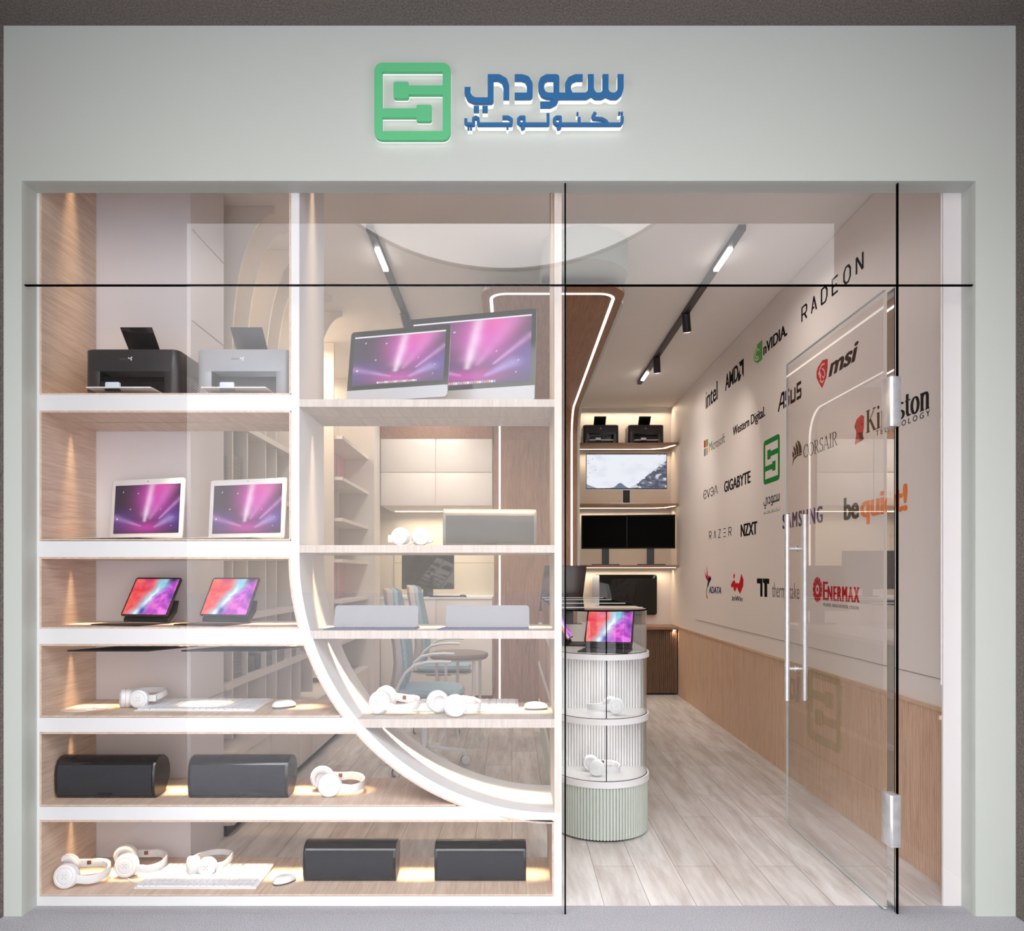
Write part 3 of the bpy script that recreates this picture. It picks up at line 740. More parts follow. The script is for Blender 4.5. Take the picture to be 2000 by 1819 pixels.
def make_tablet():
    t = thing('tablet', '', 'tablet'); w, h = .268, .212
    b = MB(); b.prism(rrect(.268, .215, .012, 4, 0, -.055), 0, .0055, 'z'); b.build('keyboard_cover', M_rubber, t, bevel=.0012)
    k = MB()
    for r in range(5):
        for c in range(13): k.box(-.118+c*.0183, -.118+c*.0183+.0155, -.07+r*.0172, -.07+r*.0172+.0142, .0055, .0068)
    k.build('keys', mat('near_black_keys', rgb(38, 38, 44), .5), t)
    MB().box(-.05, .05, -.145, -.085, .0054, .0062).build('trackpad', mat('near_black_keys', rgb(38, 38, 44), .5), t)
    b = MB(); b.cyl((-.118, .038, .012), (.118, .038, .012), .010, n=14); b.build('hinge', M_rubber, t, smooth=True)
    b = MB(); b.prism([(.035, .006), (.052, .006), (.098, .052), (.112, .105), (.106, .107), (.090, .060), (.035, .022)], -.128, .128, 'x'); b.build('stand_arm', M_rubber, t, bevel=.001)
    M = Matrix.Translation((0, .02, .034)) @ ROT(math.radians(-30), 4, 'X')
    b = MB(); b.prism(rrect(w, h, .013, 5, 0, h/2), -.001, .003, 'y', M); s = b.build('body', mat('tablet_edge', rgb(70, 70, 74), .3, metal=.7), t, bevel=.0008)
    b = MB(); b.prism(rrect(w-.003, h-.003, .012, 5, 0, h/2), -.0016, -.0009, 'y', M); g = b.build('bezel', M_black, t)
    picture('screen', w-.018, h-.018, px_art, M @ Matrix.Translation((0, -.0022, .009)), g, 1.0, nx=120, ny=90)
    b = MB(); b.prism(rrect(w, h, .013, 5, 0, h/2), .0031, .006, 'y', M); b.build('back_cover', M_rubber, t)
    return t

def make_allinone(w, sh, chin, label, tilt=12, yaw=0):
    """all-in-one desktop screen on a foot"""
    t = thing('desktop_computer', label, 'computer'); H = sh+chin
    M = Matrix.Translation((0, 0, .028)) @ ROT(math.radians(-tilt), 4, 'X')
    P = lambda z0, z1, r: rrect(w, z1-z0, r, 5, 0, (z0+z1)/2)
    b = MB(); b.prism(P(0, H, .016), .0005, .010, 'y', M); b.prism(rrect(w*.8, H*.7, .05, 6, 0, H*.52), .010, .028, 'y', M); b.build('housing', M_silver, t, bevel=.002)
    top = [(-w/2, chin), (w/2, chin)]+[(w/2-.016+.016*math.cos(math.radians(q)), H-.016+.016*math.sin(math.radians(q))) for q in range(0, 91, 18)]+[(-w/2+.016-.016*math.sin(math.radians(q)), H-.016+.016*math.cos(math.radians(q))) for q in range(0, 91, 18)]
    b = MB(); b.prism(top, -.002, .0004, 'y', M); z = b.build('bezel', M_black, t)
    low = [(-w/2, chin-.0005), (-w/2, .012), (-w/2+.012, 0), (w/2-.012, 0), (w/2, .012), (w/2, chin-.0005)]
    b = MB(); b.prism(low, -.002, .0004, 'y', M); b.build('chin', M_silver_pl, t)
    bw, bh = w-.044, sh-.05; s = picture('screen', bw, bh, px_aurora, M @ Matrix.Translation((0, -.0026, chin+.022)), z, 1.0)
    mb = MB(); mb.prism([(-bw/2, chin+.022+bh-.007), (bw/2, chin+.022+bh-.007), (bw/2, chin+.022+bh), (-bw/2, chin+.022+bh)], -.0034, -.0028, 'y', M)
    mb.build('menu_bar', glow('menu_bar_glow', (.72, .7, .76, 1), .9), z)
    rs_ = random.Random(4); cols = [(.8, .8, .85, 1), (.3, .5, .8, 1), (.8, .3, .25, 1), (.4, .42, .46, 1), (.75, .6, .4, 1)]
    for ci, cc in enumerate(cols):
        d = MB()
        for i in range(22):
            if i % 5 == ci:
                x = -bw*.22+i*bw*.02; d.prism([(x, chin+.026), (x+bw*.017, chin+.026), (x+bw*.017, chin+.026+bw*.019+rs_.random()*.003), (x, chin+.026+bw*.019)], -.0034, -.0028, 'y', M)
        d.build('dock_icons', glow('dock_%d' % ci, cc, .8), z)
    b = MB(); b.prism([(.012, .11), (.03, .13), (.095, .012), (.085, .008)], -w*.14, w*.14, 'x', Matrix.Identity(4)); b.build('stand', M_silver, t, bevel=.001)
    MB().box(-w*.15, w*.15, -.07, .10, 0, .008).build('stand_foot', M_silver, t, bevel=.002)
    return t

def make_keyboard(w=.56, d=.255):
    t = thing('keyboard', '', 'keyboard')
    b = MB(); b.prism([(-d/2, .0), (-d/2, .007), (d/2, .016), (d/2, 0)], -w/2, w/2, 'x'); b.build('case', M_wplas, t, bevel=.003)
    k = MB(); sl = .009/d; pw = (w-.024)/18.5; ph = (d-.024)/6
    sk = {(0, 13): 1, (2, 14): 0}
    for r in range(6):
        c = 0
        while c < 18.4:
            wd = 1
            if r == 0 and abs(c-3) < .1: wd = 5
            if r in (1, 2, 3) and abs(c-0) < .1: wd = 1.4
            if abs(c+wd-14) < .6 and c < 14: wd = 14-c-.15
            if c+wd > 18.5: wd = 18.5-c
            x = -w/2+.012+c*pw; y = -d/2+.012+r*ph; zz = .007+(y+d/2)*sl
            k.add([(x, y, zz), (x+wd*pw-.003, y, zz), (x+wd*pw-.003, y+ph-.003, zz+sl*ph), (x, y+ph-.003, zz+sl*ph), (x+.001, y+.001, zz+.004), (x+wd*pw-.004, y+.001, zz+.004), (x+wd*pw-.004, y+ph-.004, zz+.004+sl*ph), (x+.001, y+ph-.004, zz+.004+sl*ph)],
                  [(4,5,6,7), (0,1,5,4), (1,2,6,5), (2,3,7,6), (3,0,4,7)])
            c += wd
            if abs(c-13.85) < .1: c = 14.2
    k.build('keys', mat('white_keys', (.74, .75, .79, 1), .35), t)
    return t

def make_mouse():
    t = thing('mouse', '', 'mouse'); L, Wd, H = .115, .066, .036
    def shell(z0, f, grow):
        vs = []; fs = []; nu, nv = 14, 28
        for i in range(nu+1):
            a = PI/2*i/nu; r = math.cos(a)**.62; zz = z0+(H-z0)*math.sin(a)*f
            for j in range(nv):
                q = 2*PI*j/nv; vs.append((Wd/2*grow*r*math.cos(q)*(1-.06*math.sin(q)), L/2*grow*r*math.sin(q), zz*(1-.12*math.sin(q)*math.cos(a)) if i else z0))
        for i in range(nu):
            for j in range(nv): fs.append((i*nv+j, i*nv+(j+1)%nv, (i+1)*nv+(j+1)%nv, (i+1)*nv+j))
        fs.append(tuple(range(nv-1, -1, -1))); return MB().add(vs, fs)
    b = MB(); b.prism([(Wd*.46*math.cos(q*PI/14)*(1-.06*math.sin(q*PI/14)), L*.48*math.sin(q*PI/14)) for q in range(28)], 0, .010, 'z'); b.build('base', mat('dark_mouse_base', rgb(84, 80, 78), .5), t)
    shell(.009, 1, 1).build('shell', M_wplas, t, smooth=True)
    MB().box(-.004, .004, -.032, -.022, .031, .0345).build('scroll_wheel', M_silver_pl, t)
    return t

def cup(t, c, ax, r, emblem=True, th=.034, cushion_in=True):
    """ear cup: turned shell facing along ax with a padded ring behind"""
    c = Vector(c); ax = Vector(ax).normalized()
    o = MB().lathe([(0, th*.5), (r*.42, th*.5), (r*.62, th*.46), (r*.66, th*.40), (r*.72, th*.44), (r*.93, th*.32), (r, th*.08), (r*.97, -th*.1), (0, -th*.1)], c, ax, 40).build('ear_cup', M_wplas, t, smooth=True)
    MB().lathe([(r*.4, -th*.12), (r*.9, -th*.12), (r*1.0, -th*.35), (r*.98, -th*.62), (r*.84, -th*.86), (r*.6, -th*.84), (r*.5, -th*.5), (0, -th*.45)], c, ax, 36).build('cushion', M_wplas2, o, smooth=True)
    if emblem:
        u = Vector((0, 0, 1)); u = (u-ax*u.dot(ax)).normalized(); w = ax.cross(u)
        b = MB()
        for i in (-1, 0, 1):
            for s in (-1, 1):
                p = c+ax*(th*.5)+(u*i+w*i*s)*.0072; b.cyl(p, p+ax*.0008, .0017, n=8)
        b.build('emblem', mat('grey_mark', rgb(96, 94, 98), .5), o)
    return o

def make_headphones():
    """wireless over-ear set lying on its side, band pointing right"""
    t = thing('headphones', '', 'headphones'); r = .054
    cup(t, (-.06, -.068, r), (-.22, -1, .20), r)
    cup(t, (-.088, .062, r+.006), (.12, 1, .10), r)
    P = []
    P += [(-.03, -.080, .046), (.015, -.081, .038)]
    P += [(.03+.072*math.sin(PI*k/14), -.080*math.cos(PI*k/14), .030+.020*math.sin(PI*k/28)**2+.004) for k in range(15)]
    P += [(.015, .082, .052), (-.05, .080, .058)]
    sec = [(-.0045, -.017), (.0035, -.019), (.0055, -.012), (.0055, .012), (.0035, .019), (-.0045, .017), (-.006, .0)]
    MB().sweep(P, sec).build('headband', M_wplas, t, smooth=True)
    P2 = [(x*.96, y*.93, z) for x, y, z in P[4:-4]]
    MB().sweep(P2, [(-.003, -.014), (.003, -.014), (.003, .014), (-.003, .014)]).build('band_padding', M_wplas2, t, smooth=True)
    MB().box(-.012, .006, .074, .0785, .050, .068).build('leather_tab', M_brownpatch, t)
    return t

def make_corded():
    """small corded on-ear set: one cup faces the window, the other is edge-on, the band lies behind"""
    t = thing('headphones', '', 'headphones'); r = .044
    cup(t, (.0, -.05, r), (.1, -1, .1), r, th=.036)
    cup(t, (-.082, -.03, r-.001), (-.85, -.5, .05), r, th=.04)
    P = [(.035, -.045, .046), (.062, -.040, .048), (.078, -.02, .052), (.088, .02, .06)]
    P += [(.015+.075*math.cos(a*PI/12), .03+.06*math.sin(a*PI/12), .066) for a in range(1, 11)]+[(-.075, .04, .062), (-.10, .0, .055), (-.096, -.02, .048)]
    MB().sweep(P, [(-.003, -.013), (.003, -.014), (.0045, 0), (.003, .014), (-.003, .013)]).build('headband', M_wplas, t, smooth=True)
    MB().prism(rrect(.032, .03, .005, 3, .062, .047), -.052, -.036).build('slider', M_wplas, t, bevel=.002)
    MB().tube([(.032+.008*math.cos(a*PI/5), -.058, .022+.013*math.sin(a*PI/5)) for a in range(11)], .0018, 8).build('wire_loop', M_wplas, t, smooth=True)
    return t

def make_corded_pair():
    """the same kind with both cups facing the window"""
    t = thing('headphones', '', 'headphones'); r = .043
    cup(t, (-.048, -.03, r+.003), (-.25, -1, .12), r, th=.036)
    cup(t, (.048, -.03, r+.003), (.25, -1, .12), r, th=.036)
    P = [(-.085, -.02, .04), (-.096, .0, .036), (-.09, .05, .034)]+[(.082*math.cos(PI-a*PI/10), .06+.07*math.sin(a*PI/10), .032) for a in range(1, 10)]+[(.09, .05, .034), (.096, 0, .036), (.085, -.02, .04)]
    MB().sweep(P, [(-.003, -.012), (.003, -.013), (.0045, 0), (.003, .013), (-.003, .012)]).build('headband', M_wplas, t, smooth=True)
    for s in (-1, 1): MB().prism(rrect(.024, .034, .004, 3, s*.092, .036), -.032, -.012).build('slider', M_wplas, t, bevel=.002)
    MB().tube([(-.055, -.06, .006), (-.02, -.064, .004), (.01, -.062, .016), (.035, -.058, .03)], .002, 8).build('cable', M_wplas, t, smooth=True)
    return t

def make_speaker(w=.455, cloth=None, shell=None):
    cloth = cloth or M_grille; shell = shell or M_black
    t = thing('speaker', '', 'speaker'); h = .186
    # side outline: gently bowed front, round back
    side = [(-.0, .006), (-.008, .03), (-.012, .07), (-.011, .115), (-.004, .15), (.010, .172), (.032, .184), (.060, .187), (.095, .18), (.13, .158), (.148, .125), (.152, .09), (.142, .055), (.115, .022), (.085, .003), (.03, 0), (.008, 0)]
    MB().prism(side, -w/2+.012, w/2-.012, 'x').build('housing', shell, t, smooth=True)
    for s in (-1, 1):
        x0 = s*w/2; 
        cx, cz_ = .07, .092
        inn = [(cx+(y-cx)*.975, cz_+(z-cz_)*.975) for y, z in side]
        b = MB(); n = len(side); vs = [(x0-s*.013, y, z) for y, z in side]+[(x0-s*.003, y, z) for y, z in side]+[(x0, y, z) for y, z in inn]
        fs = [(i, (i+1)%n, (i+1)%n+n, i+n) for i in range(n)]+[(i+n, (i+1)%n+n, (i+1)%n+2*n, i+2*n) for i in range(n)]+[tuple(range(2*n, 3*n)), tuple(range(n-1, -1, -1))]
        b.add(vs, fs); b.build('end_cap', shell, t, smooth=True)
    g = [(-.001, .010), (-.0095, .03), (-.0135, .07), (-.0125, .115), (-.0055, .150), (-.002, .153), (-.008, .115), (-.009, .07), (-.004, .03), (.002, .010)]
    o = MB().prism(g, -w/2+.014, w/2-.014, 'x').build('grille', cloth, t, smooth=True)
    MB().prism(rrect(.068, .011, .002, 2, -.0, .022), -.0095, -.004).build('badge', M_black, o)
    return t

# ================================================================== products on the window shelves
zf = [Zh(768), Zh(1053), Zh(1225), Zh(1398), Zh(1572), Zh(1747)]
zr = [Zh(780), Zh(1065), Zh(1232), Zh(1405)]
p1 = make_printer(mat('printer_black', rgb(44, 43, 46), .28), M_black)
p1['label'] = 'black printer in the top left compartment, beside the oak side panel'; place(p1, X(257, .12), .12, zf[0])
p2 = make_printer(mat('printer_silver', rgb(148, 152, 160), .3, metal=.1), mat('printer_slot_grey', rgb(66, 70, 78), .35))
p2['label'] = 'silver-grey printer in the top compartment, beside the white upright'; place(p2, X(477, .12)-.004, .12, zf[0])
l1 = make_laptop(); l1['label'] = 'open white laptop with purple screen, the one nearer the oak side panel'; l1['group'] = 'white laptops in the window'
YW = math.radians(-17)
place(l1, -1.778, .315, zf[1], YW)
dup(l1, 'open white laptop with purple screen, the one nearer the white upright', (-1.778+.487, .315, zf[1]), YW)
t1 = make_tablet(); t1['label'] = 'tablet with red and purple picture on black keyboard stand, nearer the oak side'; t1['group'] = 'tablets on keyboard stands in the window'
YT = math.radians(-16)
place(t1, -1.765, .235, zf[2], YT)
dup(t1, 'tablet with red and purple picture on black keyboard stand, nearer the white arc', (-1.385, .235, zf[2]), YT)
# folded black keyboards fixed beneath the tablets' shelf
def make_tray():
    t = thing('keyboard_folio', '', 'keyboard', (0,0,0), 0, 'black folios under the tablet shelf')
    MB().prism([(-.23, -.17), (.13, -.17), (.27, .1), (-.06, .1)], -.026, -.020, 'z').build('cover', M_rubber, t)
    k = MB()
    for c in range(22): k.box(-.14+c*.0125, -.13+c*.0125, -.03, .03, -.029, -.026)
    k.build('keys', M_blackm, t)
    MB().prism([(-.10, -.0), (.17, 0), (.2, .045), (-.07, .045)], -.0195, -.0, 'z').build('hinge_strip', M_silver, t)
    return t
k1 = make_tray(); k1['label'] = 'flat black keyboard folio fixed under the tablet shelf, nearer the oak side'
place(k1, X(268, .2), .20, Zh(1262)-.002)
dup(k1, 'flat black keyboard folio fixed under the tablet shelf, nearer the arc', (X(480, .2), .20, Zh(1262)-.002))

hc = make_corded(); hc['label'] = 'white corded headphones with loose cable, on the shelf below the black folios'; hc['group'] = 'white corded headphones'
place(hc, X(282, .235), .235, zf[3])
MB().tube([(-.125, -.06, .01), (-.15, -.075, .004), (-.18, -.07, .003), (-.21, -.05, .003), (-.25, -.075, .003), (-.33, -.07, .003), (-.33, -.12, .003), (-.29, -.15, .003), (-.22, -.15, .003), (-.17, -.11, .003), (-.19, -.08, .003), (-.235, -.05, .003)], .0022, 8).build('cable', M_wplas, hc, smooth=True)
MB().cyl((-.20, -.05, .006), (-.225, -.052, .006), .005, n=10).build('cable_remote', M_wplas, hc)
h2 = dup(hc, 'white corded headphones lying behind the keyboard on the bottom shelf', (X(412, .25), .25, zf[5]))
for c in kids(h2):
    if c.name.startswith(('cable',)): bpy.data.objects.remove(c)
MB().tube([(-.27, -.02, .003), (-.25, -.07, .003), (-.22, -.12, .003), (-.205, -.16, .003), (-.17, -.165, .003), (-.12, -.158, .003)], .0022, 8).build('cable', M_wplas, h2, smooth=True)

kb = make_keyboard(.553, .275); kb['label'] = 'white keyboard on the shelf below the black folios, beside corded headphones'; kb['group'] = 'white keyboards in the window'
place(kb, X(400, .23)+.005, .235, zf[3])
dup(kb, 'white keyboard on the bottom shelf beside the black speakers', (X(399, .19)+.012, .19, zf[5]), math.radians(0))
dup(kb, 'white keyboard on the lowest oak shelf inside the arc, behind two headphones', (-.245, .32, zr[3]), 0)
ms = make_mouse(); ms['label'] = 'white mouse beside the keyboard on the shelf below the black folios'; ms['group'] = 'white mice in the window'
place(ms, X(555, .20), .20, zf[3], math.radians(-52))
dup(ms, 'white mouse beside the keyboard on the bottom shelf', (X(556, .13), .13, zf[5]), math.radians(-46))
dup(ms, 'white mouse on the lowest oak shelf, beside the oak post', (X(1047, .245), .245, zr[3]), math.radians(-84))

hp = make_headphones(); hp['label'] = 'white wireless headphones on the bottom shelf beside the oak side panel'; hp['group'] = 'white wireless headphones in the window'
place(hp, X(165, .14), .145, zf[5], math.radians(14))
q = dup(hp, 'white wireless headphones on the bottom shelf just behind the keyboard corner', (X(280, .27), .27, zf[5]), math.radians(14))
MB().tube([(-.05, -.09, .004), (-.02, -.14, .003), (.02, -.18, .003)], .002, 8).build('cable', M_wplas, q, smooth=True)
dup(hp, 'white wireless headphones beside two black speakers, under the arc', (X(668, .2), .2, zf[4]), math.radians(16))
dup(hp, 'white wireless headphones on the lowest oak shelf, touching the arc', (X(776, .16), .16, zr[3]), math.radians(-20))
dup(hp, 'white wireless headphones mid-way along the lowest oak shelf, before the keyboard', (X(897, .13), .135, zr[3]), math.radians(34), scale=.96)
cp = make_corded_pair(); cp['label'] = 'white headphones beside the speaker with painted-on reflection, both cups facing the window'; place(cp, X(803, .20), .20, zr[1])

s1 = make_speaker(); s1['label'] = 'black speaker beside the oak side panel, on the shelf above the bottom one'; s1['group'] = 'black speakers in the window'
place(s1, X(204, .085), .095, zf[4])
dup(s1, 'black speaker next to white headphones, on the shelf above the bottom one', (X(464, .085), .095, zf[4]))
dup(s1, 'black speaker on the bottom shelf next to the white mouse', (X(682, .13), .14, zf[5]), math.radians(0), scale=.94)
dup(s1, 'black speaker on the bottom shelf in the corner by the white stile', (X(938, .13), .14, zf[5]), math.radians(0), scale=.93)
sg = make_speaker(.455, mat('reflection_grey_cloth', rgb(84, 84, 83), .7, bump=(900, .3)), mat('reflection_grey_shell', rgb(120, 117, 116), .3))  # black speaker: the bright reflection on it is painted in as grey
sg['label'] = 'black speaker painted grey with window reflection, on the second oak shelf beside white headphones'; place(sg, X(957, .17), .17, zr[1], math.radians(4)); sg.scale = (.96, .96, .96)

c1 = make_allinone(.64, .372, .075, 'larger silver desktop computer with purple screen, tilted back on the top right shelf', 6)
place(c1, -.205, .235, zr[0], math.radians(-15))
c2 = make_allinone(.50, .292, .058, 'smaller silver desktop computer with purple screen, in front of the larger one', 9)
place(c2, -.535, .125, zr[0]-.002, math.radians(-15))

def make_cover():
    t = thing('tablet_cover', '', 'tablet cover', (0,0,0), 0, 'grey tablet covers in the window'); w = .385
    b = MB(); b.prism([(-w/2-.03, -.085), (w/2-.005, -.085), (w/2, .07), (-w/2, .07)], 0, .006, 'z'); b.build('key_mat', M_case_dk, t, bevel=.001)
    k = MB()
    for r in range(4):
        for c in range(14): k.box(-w/2+.004+c*.0262-(.02-.005*r), -w/2+.026+c*.0262-(.02-.005*r), -.075+r*.03, -.052+r*.03, .006, .008)
    k.build('keys', M_case_dk, t)
    M = Matrix.Translation((0, -.02, .007)) @ ROT(math.radians(-22), 4, 'X')
    b = MB(); b.prism(rrect(w, .108, .016, 5, 0, .054)[:], 0, .007, 'y', M); b.build('folded_panel', M_case, t, bevel=.001)
    b = MB(); b.prism([(.06, .006), (.068, .006), (.026, .10), (.020, .10)], -w/2+.01, w/2-.01, 'x'); b.build('back_flap', M_case, t)
    return t
cv = make_cover(); cv['label'] = 'grey folded tablet cover nearer the white arc'; place(cv, X(735, .12), .12, zr[2])
dup(cv, 'grey folded tablet cover nearer the oak post', (X(952, .12), .12, zr[2]))
# ================================================================== round-ended display counter
ccx, ccy, cR, cYe = .518, 1.062, .268, 3.65      # centre of the round end (y), radius, far end of the counter
def stadium(r, cx=ccx, y0=ccy, y1=cYe, n=48):
    return arc(cx, y0, r, 180, 360, n)+[(cx+r, y1), (cx-r, y1)]
ct = thing('display_counter', 'white and pale green display counter with round glass end and fluted base', 'counter', (0,0,0))
b = MB()   # fluted base
N = 46; pts = []
for i in range(N):
    a0 = PI+PI*i/N; a1 = PI+PI*(i+.72)/N; r0, r1 = cR+.0005, cR-.011
    pts += [(ccx+r1*math.cos(a0), ccy+r1*math.sin(a0)), (ccx+r0*math.cos(a0+.1*PI/N), ccy+r0*math.sin(a0+.1*PI/N)), (ccx+r0*math.cos(a1), ccy+r0*math.sin(a1)), (ccx+r1*math.cos(a1+.08*PI/N), ccy+r1*math.sin(a1+.08*PI/N))]
pts += [(ccx+cR-.007, ccy+.02), (ccx+cR-.007, cYe), (ccx-cR+.007, cYe), (ccx-cR+.007, ccy+.02)]
b.prism(pts, .012, .299, 'z'); b.build('fluted_base', M_sage, ct)
MB().prism(stadium(cR-.02), 0, .012, 'z').build('plinth', M_rubber, ct)
for z0, z1 in ((.299, .334), (.645, .678), (1.001, 1.032)):
    MB().prism(stadium(cR+.008), z0, z1, 'z').build('white_ring', M_white, ct, smooth=True)
    rim = stadium(cR-.0055, n=40)[:41]; b = MB(); b.sweep([(p[0], p[1], z1+.0008) for p in rim], [(-.0015, -.0008), (.0015, -.0008), (.0015, .0016), (-.0015, .0016)]); b.build('glass_seal', M_joint, ct)
# body behind the round end, fluted white linings inside the glass
b = MB(); b.box(ccx-cR+.004, ccx+cR-.004, ccy+.094, cYe, .334, .645); b.box(ccx-cR+.004, ccx+cR-.004, ccy+.094, cYe, .678, 1.001); b.build('body', M_sage, ct)
def lining(z0, z1):
    p = .0165; x = ccx-cR+.02; P = [(x, ccy+.093)]
    while x < ccx+cR-.03:
        P += [(x, ccy+.078), (x+.0132, ccy+.078), (x+.0134, ccy+.093), (x+.0163, ccy+.093)]; x += p
    P += [(x, ccy+.0935), (ccx-cR+.02, ccy+.0935)]
    b = MB(); b.prism(P, z0, z1, 'z'); b.build('fluted_lining', M_white, ct)
lining(.334, .645); lining(.678, 1.001)
for z in (.643, .999):
    o = MB().box(ccx-.12, ccx+.12, ccy-.10, ccy-.085, z-.004, z+.001).build('added_tier_light', M_led, ct)  # light strip added to brighten the glass tiers
    area('added_tier_fill', o, (ccx, ccy-.09, z-.008), .3, .1, .45, (1, .96, .92), spread=160)
def curved_glass(z0, z1, r=cR-.006, y1=ccy+.085):
    for a0, a1 in ((180, 268.9), (271.1, 360)):
        o_, i_ = arc(ccx, ccy, r, a0, a1, 28), arc(ccx, ccy, r-.005, a1, a0, 28)
        if a0 == 180: o_ = [(ccx-r, y1)]+o_; i_ = i_+[(ccx-r+.005, y1)]
        else: o_ = o_+[(ccx+r, y1)]; i_ = [(ccx+r-.005, y1)]+i_
        MB().prism(o_+i_, z0, z1, 'z').build('curved_glass', M_glass_case, ct, smooth=True)
    MB().box(ccx-.0022, ccx+.0022, ccy-r-.0005, ccy-r+.005, z0, z1).build('glass_seam', M_joint, ct)
curved_glass(.335, .645); curved_glass(.679, 1.001); curved_glass(1.034, 1.268, y1=3.2)
MB().prism(stadium(cR-.004, y1=3.2), 1.268, 1.274, 'z').build('glass_top', M_glass_case, ct, smooth=True)
rim = stadium(cR-.004, y1=3.2); b = MB(); b.sweep([(p[0], p[1], 1.271) for p in rim], [(-.002, -.0035), (.002, -.0035), (.002, .0035), (-.002, .0035)], closed=True); b.build('glass_rim', M_joint, ct)
for yy in (1.18, 1.87, 2.63, 3.15):
    MB().box(ccx-cR+.004, ccx+cR-.004, yy, yy+.009, 1.2742, 1.2772).build('case_line', M_white, ct)  # white lines laid across the glass top
MB().box(ccx-cR+.004, ccx+cR-.004, 3.2, 3.206, 1.034, 1.274).build('end_glass', M_glass_case, ct)
for z0, z1 in ((.36, .63), (.69, .99)):
    for y0 in (1.25, 2.05, 2.85): MB().box(ccx-cR-.004, ccx-cR+.004, y0, y0+.78, z0, z1).build('drawer_front', mat('bronze_panel', rgb(176, 132, 108), .4, var=(4, .02)), ct, bevel=.001)
# emblem and lettering printed on the aisle side of the counter
def aside(a, bb, d): # a runs away from the door
    return (ccx+cR-.003+d, 2.33+(a-110)/533*.64, .70-(bb-110)/542*.58)
plate(em, aside, 0, .012).build('side_emblem', M_greend, ct)
plate(fit(ab, 720, 150, 1400, 420), lambda a, bb, d: aside(a, 570-bb, d), 0, .012).build('side_lettering', M_blue_s, ct)

t2 = dup(t1, 'tablet with red and purple picture inside the glass end of the counter', (ccx+.035, ccy-.015, 1.0335), math.radians(-17), group='tablets in the counter case', scale=1.06)
t3 = dup(t1, 'tablet seen from the side, deeper in the counter case beside the oak post', (ccx-.13, ccy+.36, 1.0335), math.radians(78), group='tablets in the counter case')
ha = dup(hp, 'white headphones in the upper glass tier of the counter', (ccx-.00, ccy-.085, .6785), math.radians(182), group='headphones in the glass tiers', scale=.85)
ha.rotation_euler = (0, 0, math.radians(176))
hb = dup(hp, 'white headphones in the lower glass tier of the counter', (ccx+.01, ccy-.085, .3345), math.radians(0), group='headphones in the glass tiers', scale=.85)

# dark screen standing at the far end of the counter
t = thing('desktop_computer', 'dark switched-off screen standing behind the counter case, seen over its glass top', 'computer', (.50, 3.46, 1.032))
M = ROT(math.radians(0), 4, 'Z'); xa, xb = X(1053, 3.4)-.5, X(1136, 3.4)-.5; sk = .05
MB().prism([(xa, .115), (xb, .115), (xb+sk, .52), (xa+sk, .52)], -.02, .006).build('screen', mat('dark_brown_glass', rgb(52, 36, 36), .15), t, bevel=.003)
MB().box(-.05, .05, .006, .10, .0, .3).build('stand', M_black, t); MB().box(-.12, .12, -.08, .14, 0, .008).build('stand_foot', M_black, t)

# ================================================================== back wall, right: lit niche with shelves
nx0, nx1, nyf = .80, WX-.0, 5.93
nc = thing('wall_cabinet', 'dark fluted base cabinet with a brown wood top, under the lit niche', 'cabinet', (0,0,0))
b = MB(); p = .024; x = nx0; P = [(x, YB-.005)]
while x < nx1-.03: P += [(x, nyf+.05), (x+.006, nyf+.038), (x+.014, nyf+.038), (x+.020, nyf+.05)]; x += p
P += [(nx1-.01, nyf+.05), (nx1-.01, YB-.005)]
b.prism(P, .02, .80, 'z'); b.build('fluted_front', M_flute_dk, nc)
MB().box(nx0, nx1-.012, nyf+.06, YB-.004, 0, .02).build('plinth', M_rubber, nc)
def rshelf(z0, z1, name, par, m):
    r = .10; pl = [(nx0, YB-.003), (nx0, nyf)]+[(nx1-r+r*math.sin(a*PI/16)-.012, nyf+r*(1-math.cos(a*PI/16))*.0+0) for a in range(0)]+[(nx1-.45, nyf), (nx1-.2, nyf-.01), (nx1-.08, nyf-.03), (nx1-.012, nyf-.05), (nx1-.012, YB-.003)]
    return MB().prism(pl, z0, z1, 'z').build(name, m, par, bevel=.001)
rshelf(.80, .835, 'top', nc, M_shelfwood)
nw = thing('niche_shelving', 'three brown wood shelves with warm light lines in the back niche', 'shelving', (0,0,0))
for z in (Zh(865, nyf), Zh(984, nyf), Zh(1104, nyf)):
    s = rshelf(z-.028, z, 'shelf', nw, M_shelfwood)
    o = MB().box(nx0, nx1-.3, nyf+.312, nyf+.325, z-.032, z-.027).prism([(nx1-.3, nyf+.30), (nx1-.15, nyf+.22), (nx1-.06, nyf+.0), (nx1-.035, nyf+.0), (nx1-.115, nyf+.24), (nx1-.28, nyf+.33)], z-.032, z-.027, 'z').build('light_line', M_led, s)
    area('shelf_glow', o, ((nx0+nx1)/2, nyf+.33, z-.036), 1.15, .03, 3.6, (1, .80, .55), spread=150)
o = MB().box(nx0, nx1-.05, YB-.05, YB-.02, CEIL-.012, CEIL-.004).build('top_light_line', M_dim, nw)
area('top_glow', o, ((nx0+nx1)/2, YB-.10, CEIL-.02), 1.15, .03, 4.5, (1, .82, .58), rot=(math.radians(-12), 0, 0), spread=160)
o = MB().box(nx1-.06, nx1-.03, nyf+.02, YB-.05, .785, .797).build('base_light', M_led, nc)
area('base_glow', o, (nx1-.05, nyf+.03, .78), .03, .03, .35, (1, .75, .5), spread=150)
pb = dup(p1, 'black printer on the top shelf of the back niche, nearer the wood column', (X(1174, 6.0)+.0, 6.0, Zh(865, nyf)+.001), 0, group='black printers in the back niche')
pc = dup(p1, 'black printer on the top shelf of the back niche, nearer the logo wall', (X(1262, 6.0)+.0, 6.0, Zh(865, nyf)+.001), 0, group='black printers in the back niche')

